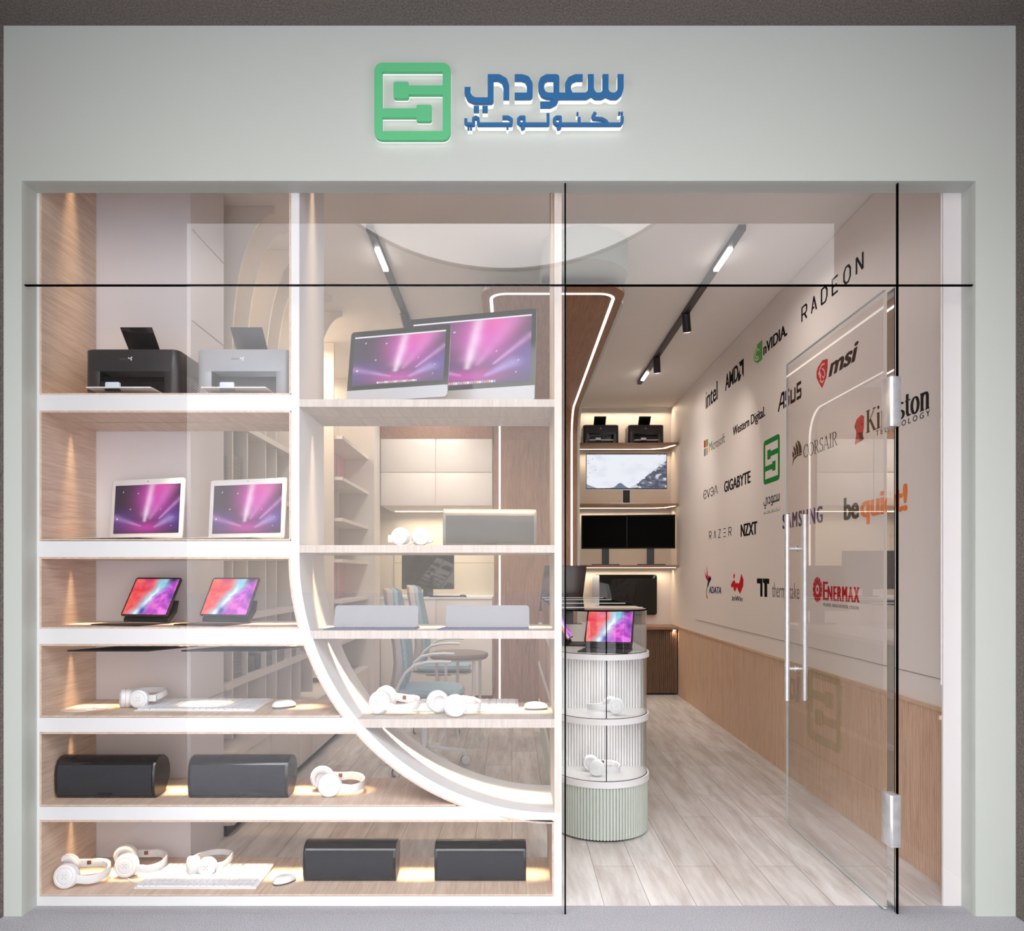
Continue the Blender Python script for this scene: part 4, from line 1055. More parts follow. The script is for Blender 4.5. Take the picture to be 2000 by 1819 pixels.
t = thing('monitor', 'wide monitor with a snowy mountain picture in the back niche', 'monitor', (X(1223.5, 6.05), 6.05, Zh(984, nyf)))
hh = .428; zb = .195
MB().prism(rrect(1.0, hh+.01, .006, 2, 0, zb+hh/2), 0, .02).build('bezel', M_black, t)
picture('screen', .985, hh-.012, px_snow, Matrix.Translation((0, -.002, zb+.006)), t, .95, nx=150, ny=80)
MB().box(-.5, .5, -.006, .02, zb-.018, zb-.006).build('lower_trim', M_wplas, t)
MB().box(-.042, .042, .006, .03, .012, zb).build('neck', M_black, t)
MB().box(-.05, -.043, 0, .03, .012, zb-.01).box(.043, .05, 0, .03, .012, zb-.01).build('neck_edge', M_wplas, t)
MB().box(-.22, .22, -.10, .12, 0, .012).build('foot', M_wplas, t, bevel=.002)
M_mon = mat('monitor_black', rgb(22, 22, 23), .5, spec=.2)
def make_monitor():
    t = thing('monitor', '', 'monitor', (0,0,0), 0, 'dark monitors in the back niche')
    MB().prism(rrect(.60, .42, .005, 2, 0, .415), 0, .035).build('housing', M_mon, t, bevel=.002)
    MB().box(-.283, .283, -.001, .0005, .222, .608).build('screen', mat('dead_black_screen', (.001,.001,.001,1), .5, spec=.04), t)
    MB().box(-.045, .045, .02, .05, .01, .25).build('neck', M_blackm, t)
    MB().prism([(-.17, -.12), (.17, -.12), (.12, .10), (-.12, .10)], 0, .012, 'z').build('foot', M_blackm, t)
    return t
m1 = make_monitor(); m1['label'] = 'black switched-off monitor nearer the wood column, back niche'; place(m1, X(1183, 6.12), 6.14, Zh(1104, nyf), math.radians(-6))
dup(m1, 'black switched-off monitor nearer the logo wall, back niche', (X(1272, 6.02), 6.06, Zh(1104, nyf)), math.radians(-6))
t = thing('wall_screen', 'black rounded screen with a grey edge on the wall under the niche shelves', 'screen', (X(1222, 6.3), 6.33, Zh(1162, 6.3)))
MB().prism(rrect(.80, .51, .03, 5), -.012, .04).build('screen', M_screen_off, t, bevel=.002)
MB().prism(rrect(.085, .50, .008, 3, -.375, 0), -.016, -.012).build('side_panel', mat('blue_grey_panel', rgb(160, 166, 178), .4), t)

# ================================================================== back wall, left: cabinets and desk niche
bx0, bx1, byf = -1.50, cx0-.02, 5.33
wc = thing('upper_cabinet', 'cream upper wall cabinet with four flat doors under a wood pelmet', 'cabinet', (0,0,0))
z0, z1 = Zh(988, byf), Zh(857, byf)
MB().box(bx0, bx1, byf+.02, YB-.002, z0, z1).build('carcass', M_cream, wc)
xm = X(851, byf); zm = Zh(923, byf)
for xa, xb in ((bx0+.002, xm-.004), (xm+.004, bx1-.002)):
    for za, zb_ in ((z0+.002, zm-.003), (zm+.003, z1-.003)): MB().box(xa, xb, byf, byf+.019, za, zb_).build('door', M_cream, wc, bevel=.0015)
MB().box(bx0, bx1, byf-.0, YB-.002, z1, CEIL-.001).build('pelmet', M_walnut_h, wc)
o = MB().box(bx0+.05, bx1-.05, YB-.30, YB-.27, z0-.006, z0-.001).build('light_line', M_led, wc)
area('niche_glow', o, ((bx0+bx1)/2, YB-.30, z0-.012), 1.1, .04, 7, (1, .84, .6), spread=160)
lc = thing('lower_cabinet', 'cream lower cabinet with flat doors holding the back desk top', 'cabinet', (0,0,0))
zt = Zh(1167, byf)
MB().box(bx0, bx1, byf+.02, YB-.002, .09, zt-.02).build('carcass', M_cream, lc)
MB().box(bx0, bx1, byf-.01, YB-.002, zt-.02, zt).build('worktop', M_white, lc)
MB().box(bx0, bx1, byf+.06, YB-.002, 0, .09).build('plinth', M_walnut_h, lc)
for xa, xb in ((bx0+.002, xm-.002), (xm+.002, bx1-.002)):
    for za, zb_ in ((.095, .74), (.746, zt-.022)): MB().box(xa, xb, byf, byf+.019, za, zb_).build('door', M_cream, lc, bevel=.0015)
nb = MB(); nb.box(bx0, bx1, YB-.012, YB-.003, zt, z0); o = nb.build('niche_back_panel', M_cream, wc)
g = MB(); g.box(bx0, bx1, YB-.0135, YB-.012, 1.62, 1.625); g.build('panel_joint', mat('joint_tan', rgb(170, 150, 126), .7), o)
t = thing('desktop_computer', 'black desktop screen standing on the back desk between cream cabinets', 'computer', (X(836, 5.75), 5.75, zt))
w_ = 102/FPX*(5.75+CAM_D)
MB().prism(rrect(w_, .46, .01, 3, 0, .315), -.01, .012).build('screen', M_screen_off, t, bevel=.002)
MB().box(-.06, .06, .012, .03, 0, .3).build('stand', M_black, t); MB().box(-.1, .1, -.08, .1, 0, .008).build('stand_foot', M_black, t)
MB().box(-.17, .17, -.06, .06, 0, .016).build('keyboard', M_black, None, bevel=.002)
kk = bpy.data.objects['keyboard.001'] if 'keyboard.001' in bpy.data.objects else None
kk = [o for o in bpy.data.objects if o.name.startswith('keyboard') and o.type == 'MESH' and o.parent is None][-1]
kk.location = (X(868, 5.45), 5.45, zt); tag(kk, 'black keyboard on the back desk in front of the black screen', 'keyboard')
MB().lathe([(.0, .03), (.03, .024), (.045, .008), (.047, 0), (0, 0)], (0, 0, 0), (0, 0, 1), 20).build('mouse', M_black, None, smooth=True)
kk = [o for o in bpy.data.objects if o.name.startswith('mouse') and o.type == 'MESH' and o.parent is None][-1]
kk.location = (X(904, 5.45), 5.45, zt); tag(kk, 'black mouse on the back desk beside the black keyboard', 'mouse')

# ================================================================== left wall unit
lw = thing('wall_shelving', 'cream wall shelving with arched uprights along the left wall', 'shelving', (0,0,0))
LXW = -2.118
def fin(y, x_edge=-1.615, x_tip=-1.378, arched=True):
    rx, rz = -x_tip+x_edge, 0
    pts = [(LXW, .52), (x_edge, .52)]
    if arched:
        zb_, ztp = 2.78, CEIL-.04
        pts += [(x_edge+(x_tip-x_edge)*(1-math.cos(a*PI/32)), zb_+(ztp-zb_)*math.sin(a*PI/32)) for a in range(0, 17)]
        pts += [(x_tip, CEIL-.001)]
    else: pts += [(x_edge, CEIL-.001)]
    pts += [(LXW, CEIL-.001)]
    MB().prism(pts, y, y+.018).build('upright', M_cream, lw)
for Y_ in (4.434, 4.68, 5.03, 5.26, 5.61, 5.855, 6.21): fin(Y_-CAM_D, -1.62)
fin(7.05-CAM_D, -1.64, arched=False)
for Y_ in (7.55, 7.95): MB().box(LXW, -1.80, Y_-CAM_D, Y_-CAM_D+.018, .52, CEIL-.3).build('divider', M_cream, lw)
MB().box(LXW, -1.50, 8.34-CAM_D, 8.70-CAM_D, .0, CEIL-.001).build('tall_panel', M_cream, lw)
shz = [.855, 1.235, 1.615, 1.995, 2.375, 2.755]
for z in shz:
    if z < 2.6: MB().box(LXW, -1.60, .92, 6.24-CAM_D, z-.036, z).build('shelf', M_cream, lw)
    MB().box(LXW, -1.565, 7.07-CAM_D, 8.34-CAM_D, z-.03, z).build('shelf', M_cream, lw)
for z in (shz[4], shz[1]):
    MB().box(-1.83, -1.822, 7.07-CAM_D, 8.34-CAM_D, z, z+.345).build('pink_back_panel', M_pink, lw)
o = MB().box(LXW+.03, LXW+.06, 1.0, 4.9, CEIL-.02, CEIL-.01).build('added_wall_strip', M_led, lw)  # warm strip added to light up the left shelving
area('added_wall_fill', o, (LXW+.10, 2.9, CEIL-.03), .03, 3.8, 18, (1, .84, .62), spread=170)
for yy in (6.62-CAM_D,):
    area('added_bay_fill', o, (LXW+.2, yy, CEIL-.05), .3, .6, 7, (1, .86, .64), spread=170)  # added warm fill over the open bay, no fitting of its own
lb = thing('low_cabinet', 'long low cream cabinet along the left wall under the arched shelving', 'cabinet', (0,0,0))
MB().box(LXW, -1.58, .90, 8.33-CAM_D, .06, .44).build('carcass', M_cream, lb)
MB().box(LXW, -1.555, .895, 8.335-CAM_D, .44, .475).build('worktop', M_cream, lb)
MB().box(LXW, -1.60, .90, 8.33-CAM_D, 0, .06).build('plinth', M_rubber, lb)
y = .90; 
while y < 8.33-CAM_D-.1: MB().box(-1.58, -1.562, y+.002, min(y+.335, 8.33-CAM_D)-.002, .062, .436).build('door', M_cream, lb, bevel=.0012); y += .337
MB().box(LXW+.003, LXW+.012, .9, 6.24-CAM_D, .476, CEIL-.03).build('back_panel', M_cream, lw)
# stacks of slim computers on the left shelves
M_note = mat('dull_aluminium', rgb(150, 142, 138), .35, metal=.6)
def slim():
    t = thing('notebook_computer', '', 'computer')
    MB().prism(rrect(.20, .14, .014, 3), 0, .012, 'z').build('lower_shell', M_note, t)
    MB().prism(rrect(.20, .14, .014, 3), .014, .024, 'z').build('lid', M_note, t)
    MB().prism(rrect(.194, .134, .012, 3), .012, .014, 'z').build('gap', M_rubber, t)
    return t
ORD = ['lowest', 'second from below', 'third from below', 'fourth from below', 'fifth from below', 'sixth from below', 'topmost']
base = slim(); used = False
stacks = [(-1.73, 4.33, .855, 6, 'stack beside the white pier, low wall shelf'), (-1.71, 4.555, .855, 7, 'tall stack past the first upright, low wall shelf'),
          (-1.71, 5.15, .855, 5, 'stack behind the dark boxes, low wall shelf'), (-1.71, 5.43, .855, 5, 'second farthest stack, low wall shelf'), (-1.71, 5.73, .855, 6, 'farthest stack, low wall shelf'),
          (-1.72, 4.33, 1.995, 6, 'stack beside the white pier, high wall shelf'), (-1.71, 4.555, 1.995, 7, 'tall stack past the first upright, high wall shelf'), (-1.71, 5.73, 1.995, 6, 'farthest stack, high wall shelf')]
for sx, sy, sz, n_, desc in stacks:
    for k in range(n_):
        lab = 'slim grey computer, '+(ORD[k] if k < n_-1 else 'topmost')+' in '+desc
        lab = ' '.join(lab.split()[:16])
        loc = (sx, sy-CAM_D, sz+.0002+k*.0262)
        if not used: base.location = loc; base.rotation_euler = (0, 0, PI/2); base['label'] = lab; base['group'] = desc; used = True
        else: dup(base, lab, loc, PI/2, group=desc)
for k in range(2):
    o = MB().box(-.05, .05, -.06, .06, 0, .10).build('box', mat('taupe_box', rgb(150, 140, 132), .6), None, bevel=.003); o.location = (-1.70, 5.73-CAM_D, 1.2355+k*.102)
    tag(o, ('lower' if k == 0 else 'upper')+' taupe box of two stacked on the wall shelf behind the arc', 'box', 'taupe boxes behind the arc')
for k in range(2):
    o = MB().box(-.04, .04, -.05, .05, 0, .10).build('box', mat('dark_box', rgb(96, 88, 86), .5), None, bevel=.003); o.location = (-1.69, 4.86+k*.125-CAM_D, .8555)
    tag(o, 'small dark box on the low wall shelf, '+('nearer the white pier' if k == 0 else 'nearer the arc'), 'box', 'dark boxes on the low wall shelf')

# ================================================================== office chairs and stool
def make_chair():
    t = thing('office_chair', '', 'chair', (0,0,0), 0, 'pale blue office chairs')     # faces +x
    b = MB()
    for i in range(5):
        a = math.radians(18+72*i); c, s = math.cos(a), math.sin(a)
        leg = MB().sweep([(0.03*c, .03*s, .16), (.33*c, .33*s, .105)], [(-.016, -.014), (.016, -.014), (.013, .014), (-.013, .014)]).build('leg', M_wplas, t, bevel=.004)
        MB().cyl((.33*c, .33*s, .105), (.33*c, .33*s, .06), .01, n=10).cyl((.33*c-.022*s, .33*s+.022*c, .034), (.33*c+.022*s, .33*s-.022*c, .034), .034, n=22).build('caster', M_wplas, leg, smooth=True)
        MB().cyl((.33*c-.010*s, .33*s+.010*c, .034), (.33*c+.010*s, .33*s-.010*c, .034), .0345, n=22).build('tyre', mat('grey_tyre', rgb(120, 120, 124), .6), leg, smooth=True)
    MB().cyl((0, 0, .12), (0, 0, .36), .033, n=24).build('gas_sleeve', M_wplas, t, smooth=True)
    MB().cyl((0, 0, .36), (0, 0, .55), .014, n=16).build('gas_piston', M_steel, t, smooth=True)
    MB().box(-.12, .12, -.10, .10, .52, .545).build('seat_mechanism', M_shell, t, bevel=.008)
    # seat pad: rounded, dished
    def pad(z0, z1, sx, sy, name, m, par, cx=.03):
        vs = []; fs = []; n = 40
        rings = [(0, z0, .0), (.7, z0, 0), (.93, z0+.008, 0), (1, (z0+z1)/2, 0), (.94, z1-.006, 0), (.75, z1, 0), (.3, z1-.008, 0), (0, z1-.01, 0)]
        for r, z, _ in rings:
            for k in range(n):
                a = 2*PI*k/n; c, s = math.cos(a), math.sin(a); e = .55
                vs.append((cx+sx*max(r, 1e-4)*abs(c)**e*(1 if c > 0 else -1), sy*max(r, 1e-4)*abs(s)**e*(1 if s > 0 else -1), z-.022*r*(1 if c > .5 else 0)*max(0, c-.5)))
        for i in range(len(rings)-1):
            for k in range(n): fs.append((i*n+k, i*n+(k+1)%n, (i+1)*n+(k+1)%n, (i+1)*n+k))
        return MB().add(vs, fs).build(name, m, par, smooth=True)
    pad(.545, .575, .29, .26, 'seat_shell', M_shell, t); pad(.572, .64, .285, .255, 'seat', M_blue, t)
    # tall back: curved profile carried across the width
    front = [(-.195, .60), (-.165, .70), (-.150, .82), (-.160, .95), (-.185, 1.10), (-.225, 1.30), (-.235, 1.40)]
    def back(off0, off1, hw, m, name, z_in=0):
        vs = []; fs = []; nw = 14; n = len(front)
        for side in (off0, off1):
            for i, (x, z) in enumerate(front):
                tt = i/(n-1); w = hw*(.80+.25*math.sin(PI*min(tt*1.15, 1))); 
                if i == n-1: w *= .72
                for k in range(nw+1):
                    u = -1+2*k/nw; vs.append((x+side+.045*u*u, u*w, z-(.02*u*u if i == n-1 else 0)))
        W1 = nw+1; m0 = n*W1
        for i in range(n-1):
            for k in range(nw): a = i*W1+k; fs += [(a, a+1, a+1+W1, a+W1), (m0+a, m0+a+W1, m0+a+1+W1, m0+a+1)]
        for k in range(nw): fs += [(k, m0+k, m0+k+1, k+1), ((n-1)*W1+k, (n-1)*W1+k+1, m0+(n-1)*W1+k+1, m0+(n-1)*W1+k)]
        for i in range(n-1): a = i*W1; fs += [(a, a+W1, m0+a+W1, m0+a)]; a = i*W1+nw; fs += [(a, m0+a, m0+a+W1, a+W1)]
        return MB().add(vs, fs).build(name, m, t, bevel=.008, seg=3)
    back(0, -.034, .225, M_blue, 'backrest'); back(-.036, -.085, .22, M_shell, 'back_shell')
    for s in (-1, 1):
        P = [(-.20, s*.25, .60), (-.17, s*.275, .68), (-.12, s*.285, .77), (-.05, s*.29, .83), (.04, s*.29, .85), (.14, s*.29, .855), (.22, s*.29, .85)]
        Q = []
        for i in range(len(P)-1):
            for k in range(4): Q.append(tuple(P[i][j]+(P[i+1][j]-P[i][j])*k/4 for j in range(3)))
        Q.append(P[-1]); MB().sweep(Q, [(.017*math.cos(2*PI*k/10), .013*math.sin(2*PI*k/10)) for k in range(10)]).build('armrest', M_wplas, t, smooth=True)
    return t
ch = make_chair(); ch['label'] = 'pale blue high-backed office chair nearest the shelving, facing the counter'
place(ch, X(829, 2.45), 2.45, 0, math.radians(2)); ch.scale = (.98, .98, .98)
dup(ch, 'pale blue office chair farther back, beyond the round stool', (X(858, 3.95), 3.95, 0), math.radians(0), scale=.98)
st = thing('stool', 'round stool with a taupe padded top and thin white legs', 'stool', (X(896, 3.28), 3.28, 0))
MB().lathe([(0, .80), (.22, .80), (.252, .79), (.258, .77), (.25, .752), (0, .75)], (0,0,0), (0,0,1), 48).build('seat', M_taupe, st, smooth=True)
MB().lathe([(.235, .75), (.24, .742), (.225, .735), (.2, .74), (0, .742)], (0,0,0), (0,0,1), 40).build('seat_ring', M_wplas, st, smooth=True)
for a in (25, 97, 169, 241, 313):
    c, s = math.cos(math.radians(a)), math.sin(math.radians(a)); MB().cyl((.20*c, .20*s, 0), (.20*c, .20*s, .742), .013, n=14).build('leg', M_wplas, st, smooth=True)
b = MB(); b.tube([(.2*math.cos(2*PI*k/40), .2*math.sin(2*PI*k/40), .30) for k in range(40)], .007, 8, closed=True); b.build('foot_ring', M_wplas, st, smooth=True)
# ================================================================== logos printed on the right-hand wall
LX = WX-.0063
def wp(px, py):
    Zd = WX*FPX/(px-1000); return (Zd-CAM_D, EYE-(py-1123)*Zd/FPX)
def WT(a, bb, d): return (LX-d, a, bb)
capH = max(p[1] for p in letters('H')[0])
def wtext(s, px1, px2, pyb, pyt, bold=0, shear=0, sp=1.0, caps=False, cap=None, sh=None, fat=0):
    """lettering between two pixel columns; pyb/pyt = baseline and cap line at the right-hand end"""
    y1 = wp(px1, 1123)[0]; y2, z0 = wp(px2, pyb); z1 = wp(px2, pyt)[1]
    L = sh if sh is not None else letters(s, bold, shear, sp)
    return fit(L, y1, z0, y2, z1, None if caps else 0, None if caps else (cap or capH))+(fat,)
NL = [0]
def solid(nm, s, m, par):
    mb = plate(s[:2], WT, 0, .0008); F_ = s[2] if len(s) > 2 else 0
    if F_:                                   # heavier lettering: the same outline laid again a touch to either side
        for k, dx in enumerate((-F_, F_, -F_/2, F_/2)):
            q = plate(([(p[0]+dx, p[1]) for p in s[0]], s[1]), WT, 0, .0010+.0002*k); mb.add(q.v, q.f)
    return mb.build(nm, m, par)
def decal(label, parts):
    """parts: [(part name, shape, material)]"""
    if len(parts) == 1:
        nm, s, m = parts[0]; o = solid('logo', s, m, None); return tag(o, label, 'logo', 'logos on the right wall')
    t = thing('logo', label, 'logo', (0,0,0), 0, 'logos on the right wall')
    for nm, s, m in parts: solid(nm, s, m, t)
    return t
def quad(pts): return union([[wp(*p) for p in pts]])
def local(px1, px2, pyb, pyt):
    """box frame: (0..1, 0..1) -> wall"""
    y1 = wp(px1, 1123)[0]; y2, z0 = wp(px2, pyb); z1 = wp(px2, pyt)[1]
    return lambda ps: [(y1+(y2-y1)*p[0], z0+(z1-z0)*p[1]) for p in ps]
def shp(F, polys):
    v, f = union(polys); return (F(v), f)

decal('small black lower-case lettering with a blue dot, top row nearest the niche', [
    ('lettering', wtext('ıntel', 1380, 1402.5, 779.5, 744, .008, fat=.003), M_ink),
    ('blue_dot', quad([(1380.3,767),(1382.2,765.8),(1382.2,770),(1380.3,771)]), M_cyan)])
F = local(1443, 1454, 737, 700)
decal('black capitals ending in a square corner arrow, top row', [
    ('lettering', wtext('AMD', 1418, 1443, 742.5, 710, .01, caps=True, fat=.004), M_ink),
    ('arrow', shp(F, [[(.15,1),(1,1),(1,.0),(.72,.3),(.72,.72),(.42,.72)], [(.0,.42),(.3,.62),(.3,.3),(.62,.3),(.35,.02),(0,.02)]]), M_ink)])
F = local(1473, 1490.5, 702, 664)
eye = []
eye += flat_stroke([(.0+.5+.42*math.cos(math.radians(a)), .5+.40*math.sin(math.radians(a))) for a in range(95, 296, 20)], .10)
eye += flat_stroke([(.5+.24*math.cos(math.radians(a)), .5+.24*math.sin(math.radians(a))) for a in range(20, 320, 20)], .09)
decal('green square eye-shaped mark with black lettering, top row', [
    ('eye_mark', shp(F, [[(.42,0),(1,0),(1,1),(.42,1)], [(.42,.06),(.16,.2),(.0,.5),(.16,.8),(.42,.92)]]), M_nvg),
    ('lettering', wtext('nVIDIA.', 1493, 1539, 654.5, 630, .01, caps=True, fat=.004), M_ink)])
v = shp(local(1474, 1489, 699, 668), eye)
plate(v, lambda a, b_, d: WT(a, b_, d+.0013), 0, .0006).build('swirl', mat('pale_green_vinyl', rgb(190, 214, 170), .5), [o for o in bpy.data.objects if o.get('label', '').startswith('green square eye')][0])
# thin technical capitals
def tech(word):
    G = {'R': [[(0,0),(0,1),(.7,1),(.85,.85),(.85,.6),(.7,.45),(0,.45)], [(.45,.45),(.85,0)]], 'A': [[(0,0),(.42,1),(.84,0)], [(.2,.28),(.5,.28)]],
         'D': [[(0,0),(0,1),(.6,1),(.85,.72),(.85,.28),(.6,0),(0,0)]], 'E': [[(.8,0),(0,0),(0,1),(.8,1)], [(0,.5),(.65,.5)]],
         'O': [[(.25,0),(0,.25),(0,.75),(.25,1),(.6,1),(.85,.75),(.85,.25),(.6,0),(.25,0)]], 'N': [[(0,0),(0,1)], [(.03,.98),(.77,.02)], [(.8,0),(.8,1)]],
         'Λ': [[(0,0),(.42,1),(.84,0)]], 'Z': [[(0,1),(.8,1),(0,0),(.8,0)]], 'Ξ': [[(0,0),(.8,0)], [(0,.5),(.8,.5)], [(0,1),(.8,1)]]}
    P = []; x = 0
    return G
def techword(word, w, gap, width=.1):
    G = tech(word); S = []; x = 0
    for c in word:
        P = []
        for pth in G[c]: P += flat_stroke([(x+p[0]*w, p[1]) for p in pth], width)
        S.append(union(P)); x += w+gap
    return merge(*S)
decal('large thin black capitals with wide spacing, highest on the wall', [('lettering', wtext('', 1567, 1689, 526, 488.5, sh=techword('RADEON', .62, .42, .13), caps=True), M_ink)])
F = local(1597, 1618.5, 752, 697)
SHD = [(0,.74),(.12,.86),(.55,1),(1,.93),(1,.62),(.88,.3),(.5,0),(.2,.28),(.0,.5)]
dr = flat_stroke([(.75,.82),(.5,.85),(.3,.74),(.2,.58),(.33,.62),(.28,.46),(.42,.52),(.36,.3),(.55,.2),(.66,.26)], .06)+flat_stroke([(.5,.72),(.7,.6),(.78,.42),(.66,.34),(.55,.42)], .05)
decal('red shield with a pale beast head beside slanted black lower-case letters', [
    ('shield', shp(F, [SHD]), M_red), ('lettering', wtext('msi', 1621, 1678, 701, 664, .012, .28, fat=.007), M_ink)])
plate(shp(F, dr), lambda a, b_, d: WT(a, b_, d+.0013), 0, .0006).build('beast_mark', mat('pale_pink_vinyl', rgb(236, 190, 186), .5), [o for o in bpy.data.objects if o.get('label', '').startswith('red shield')][0])
# slanted capitals
A_ = flat_stroke([(0,0),(.62,.95),(1.0,.95)], .2)+flat_stroke([(.35,.38),(.98,.38)], .16)+flat_stroke([(.98,1.0),(.98,0)], .22)
def S__(x): return flat_stroke([(x+.72,.9),(x+.1,.9),(x+.1,.55)], .19)+flat_stroke([(x+.0,.5),(x+.66,.5),(x+.66,.1)], .19)+flat_stroke([(x+.02,.1),(x+.7,.1)], .19)
U_ = flat_stroke([(2.22,.84),(2.22,.1),(2.86,.1),(2.86,.84)], .2)
decal('bold black sliced capitals at the far edge of the open glass door', [('lettering', wtext('', 1521, 1567, 779, 741, sh=merge(union(A_), union(S__(1.2)), union(U_), union(S__(3.12))), caps=True), M_ink)])
decal('black condensed two-word lettering in the second row', [('lettering', wtext('Western Digital.', 1433, 1496, 812.5, 793, .006, fat=.002), M_ink)])
def sq(px1, px2, t, b_): return quad([(px1, t[0]), (px2, t[1]), (px2, b_[1]), (px1, b_[0])])
decal('four coloured squares beside thin grey lettering, second row', [
    ('red_square', sq(1376.2, 1379.6, (861.5, 859.6), (875.3, 873.5)), M_red), ('green_square', sq(1380.4, 1384, (859.4, 857.4), (873.2, 871.4)), M_nvg),
    ('blue_square', sq(1376.2, 1379.6, (877.3, 875.6), (892, 890.2)), M_cyan), ('amber_square', sq(1380.4, 1384, (875.2, 873.6), (889.8, 888)), M_yel),
    ('lettering', wtext('Microsoft', 1386.5, 1417, 864, 845, .0), M_inkg)])
# serif lettering drawn with a broad pen
def serif(word, heavy=1.0):
    rx, ry = .062*heavy, .022; P = []; x = 0
    def arcp(cx, cy, r1, r2, a0, a1, n=14): return [(cx+r1*math.cos(math.radians(a0+(a1-a0)*k/n)), cy+r2*math.sin(math.radians(a0+(a1-a0)*k/n))) for k in range(n+1)]
    def st(*p, w=rx): return stroke(list(p), w, ry, 12)
    def sf(cx, y, w=.13): return stroke([(cx-w, y), (cx+w, y)], .01, ry, 8)
    H = 1-ry
    for c in word:
        if c == 'C': P += st(*arcp(x+.40, .5, .36, .48, 45, 315)); P += st((x+.66,.98),(x+.66,.74), w=.02); w = .78
        elif c == 'O': P += st(*arcp(x+.40, .5, .36, .48, 0, 360, 24)); w = .86
        elif c == 'R': P += st((x+.14,ry),(x+.14,H))+sf(x+.14,ry)+sf(x+.14,H)+st((x+.14,H),(x+.36,H),*arcp(x+.36,.75,.17,.23,80,-80),(x+.14,.5))+st((x+.32,.5),(x+.62,ry))+sf(x+.66,ry,.07); w = .74
        elif c == 'S': P += st(*(arcp(x+.30,.74,.19,.24,40,230)+arcp(x+.30,.26,.21,.24,60,-140)))+st((x+.47,.98),(x+.47,.78),w=.02)+st((x+.10,.02),(x+.10,.22),w=.02); w = .60
        elif c == 'A': P += st((x+.06,ry),(x+.36,H),w=.025)+st((x+.36,H),(x+.66,ry))+st((x+.17,.34),(x+.54,.34),w=.01)+sf(x+.07,ry,.10)+sf(x+.66,ry,.11); w = .78
        elif c == 'I': P += st((x+.16,ry),(x+.16,H))+sf(x+.16,ry)+sf(x+.16,H); w = .36
        elif c == 'K': P += st((x+.14,ry),(x+.14,H))+sf(x+.14,ry)+sf(x+.14,H)+st((x+.62,H),(x+.2,.42),w=.022)+st((x+.30,.54),(x+.62,ry))+sf(x+.64,ry,.11)+sf(x+.60,H,.10); w = .78
        elif c == 'i': P += st((x+.12,ry),(x+.12,.68))+sf(x+.12,ry,.11)+sf(x+.07,.68,.05)+stroke([(x+.12,.92)], .075, .075, 14); w = .30
        elif c == 'n': P += st((x+.12,ry),(x+.12,.68))+sf(x+.12,ry,.11)+sf(x+.07,.68,.05)+st((x+.14,.54),(x+.26,.68),(x+.36,.66),(x+.42,.55),(x+.42,ry))+sf(x+.42,ry,.11); w = .60
        elif c == 'g': P += st(*arcp(x+.24,.46,.15,.21,0,360,18))+st((x+.40,.64),(x+.50,.68),w=.03)+st(*arcp(x+.25,-.13,.2,.13,0,360,18),w=.04)+st((x+.14,.26),(x+.12,.12),(x+.36,.03),w=.04); w = .54
        elif c == 's': P += st(*(arcp(x+.22,.52,.13,.165,40,230)+arcp(x+.22,.19,.15,.165,60,-140))); w = .44
        elif c == 't': P += st((x+.16,.9),(x+.16,.16),(x+.24,.04),(x+.34,.06))+stroke([(x+.03,.66),(x+.34,.66)],.01,ry,8); w = .38
        elif c == 'o': P += st(*arcp(x+.25,.345,.19,.325,0,360,20)); w = .54
        x += w
    return union(P)
sails = [[(0,-.32),(.2,.02),(.55,.16),(1,.14),(.96,.22),(.5,.26),(.12,.16)], [(.04,.2),(.02,.62),(.2,.42),(.24,.24)], [(.28,.27),(.24,.46),(.14,.72),(.16,.92),(.38,.66),(.44,.28)], [(.48,.28),(.44,.6),(.36,.86),(.42,1.1),(.64,.7),(.68,.27)], [(.72,.27),(.7,.62),(.52,1.16),(.78,1.0),(.96,.62),(1,.26)]]
decal('black ship-sail emblem beside tall serif capitals, seen through the door', [
    ('emblem', shp(local(1549, 1568, 893, 861), sails), M_ink), ('lettering', wtext('', 1571, 1638, 869.5, 841, sh=serif('CORSAIR', .8), caps=True), M_ink)])
F = local(1672, 1690, 858, 808)
head = [(.0,.0),(.02,-.08),(1,.0),(.86,.2),(.98,.5),(1,.9),(.7,1.0),(.2,.9),(.0,.72),(.05,.55),(.14,.44),(.14,.26)]
hb_ = [[(.28,.34),(.85,.3),(.8,.12),(.98,.0),(.6,-.03),(.5,.2)], [(.0,.72),(.12,.66),(.1,.5),(.02,.58)], [(.3,.66),(.45,.62),(.42,.6),(.3,.62)], [(.65,.64),(.85,.66),(.8,.6),(.66,.6)]]
decal('red head emblem beside heavy black serif lettering, behind the upper hinge', [
    ('red_emblem', shp(F, [head]), M_red),
    ('large_lettering', wtext('', 1694, 1818, 797.5, 746, sh=serif('Kingston', 1.3), cap=1.0), M_ink),
    ('small_lettering', wtext('TECHNOLOGY', 1713, 1819, 812, 800, .0, sp=1.55, caps=True), M_ink)])
plate(shp(F, hb_), lambda a, b_, d: WT(a, b_, d+.0013), 0, .0006).build('dark_features', M_ink, [o for o in bpy.data.objects if o.get('label', '').startswith('red head')][0])
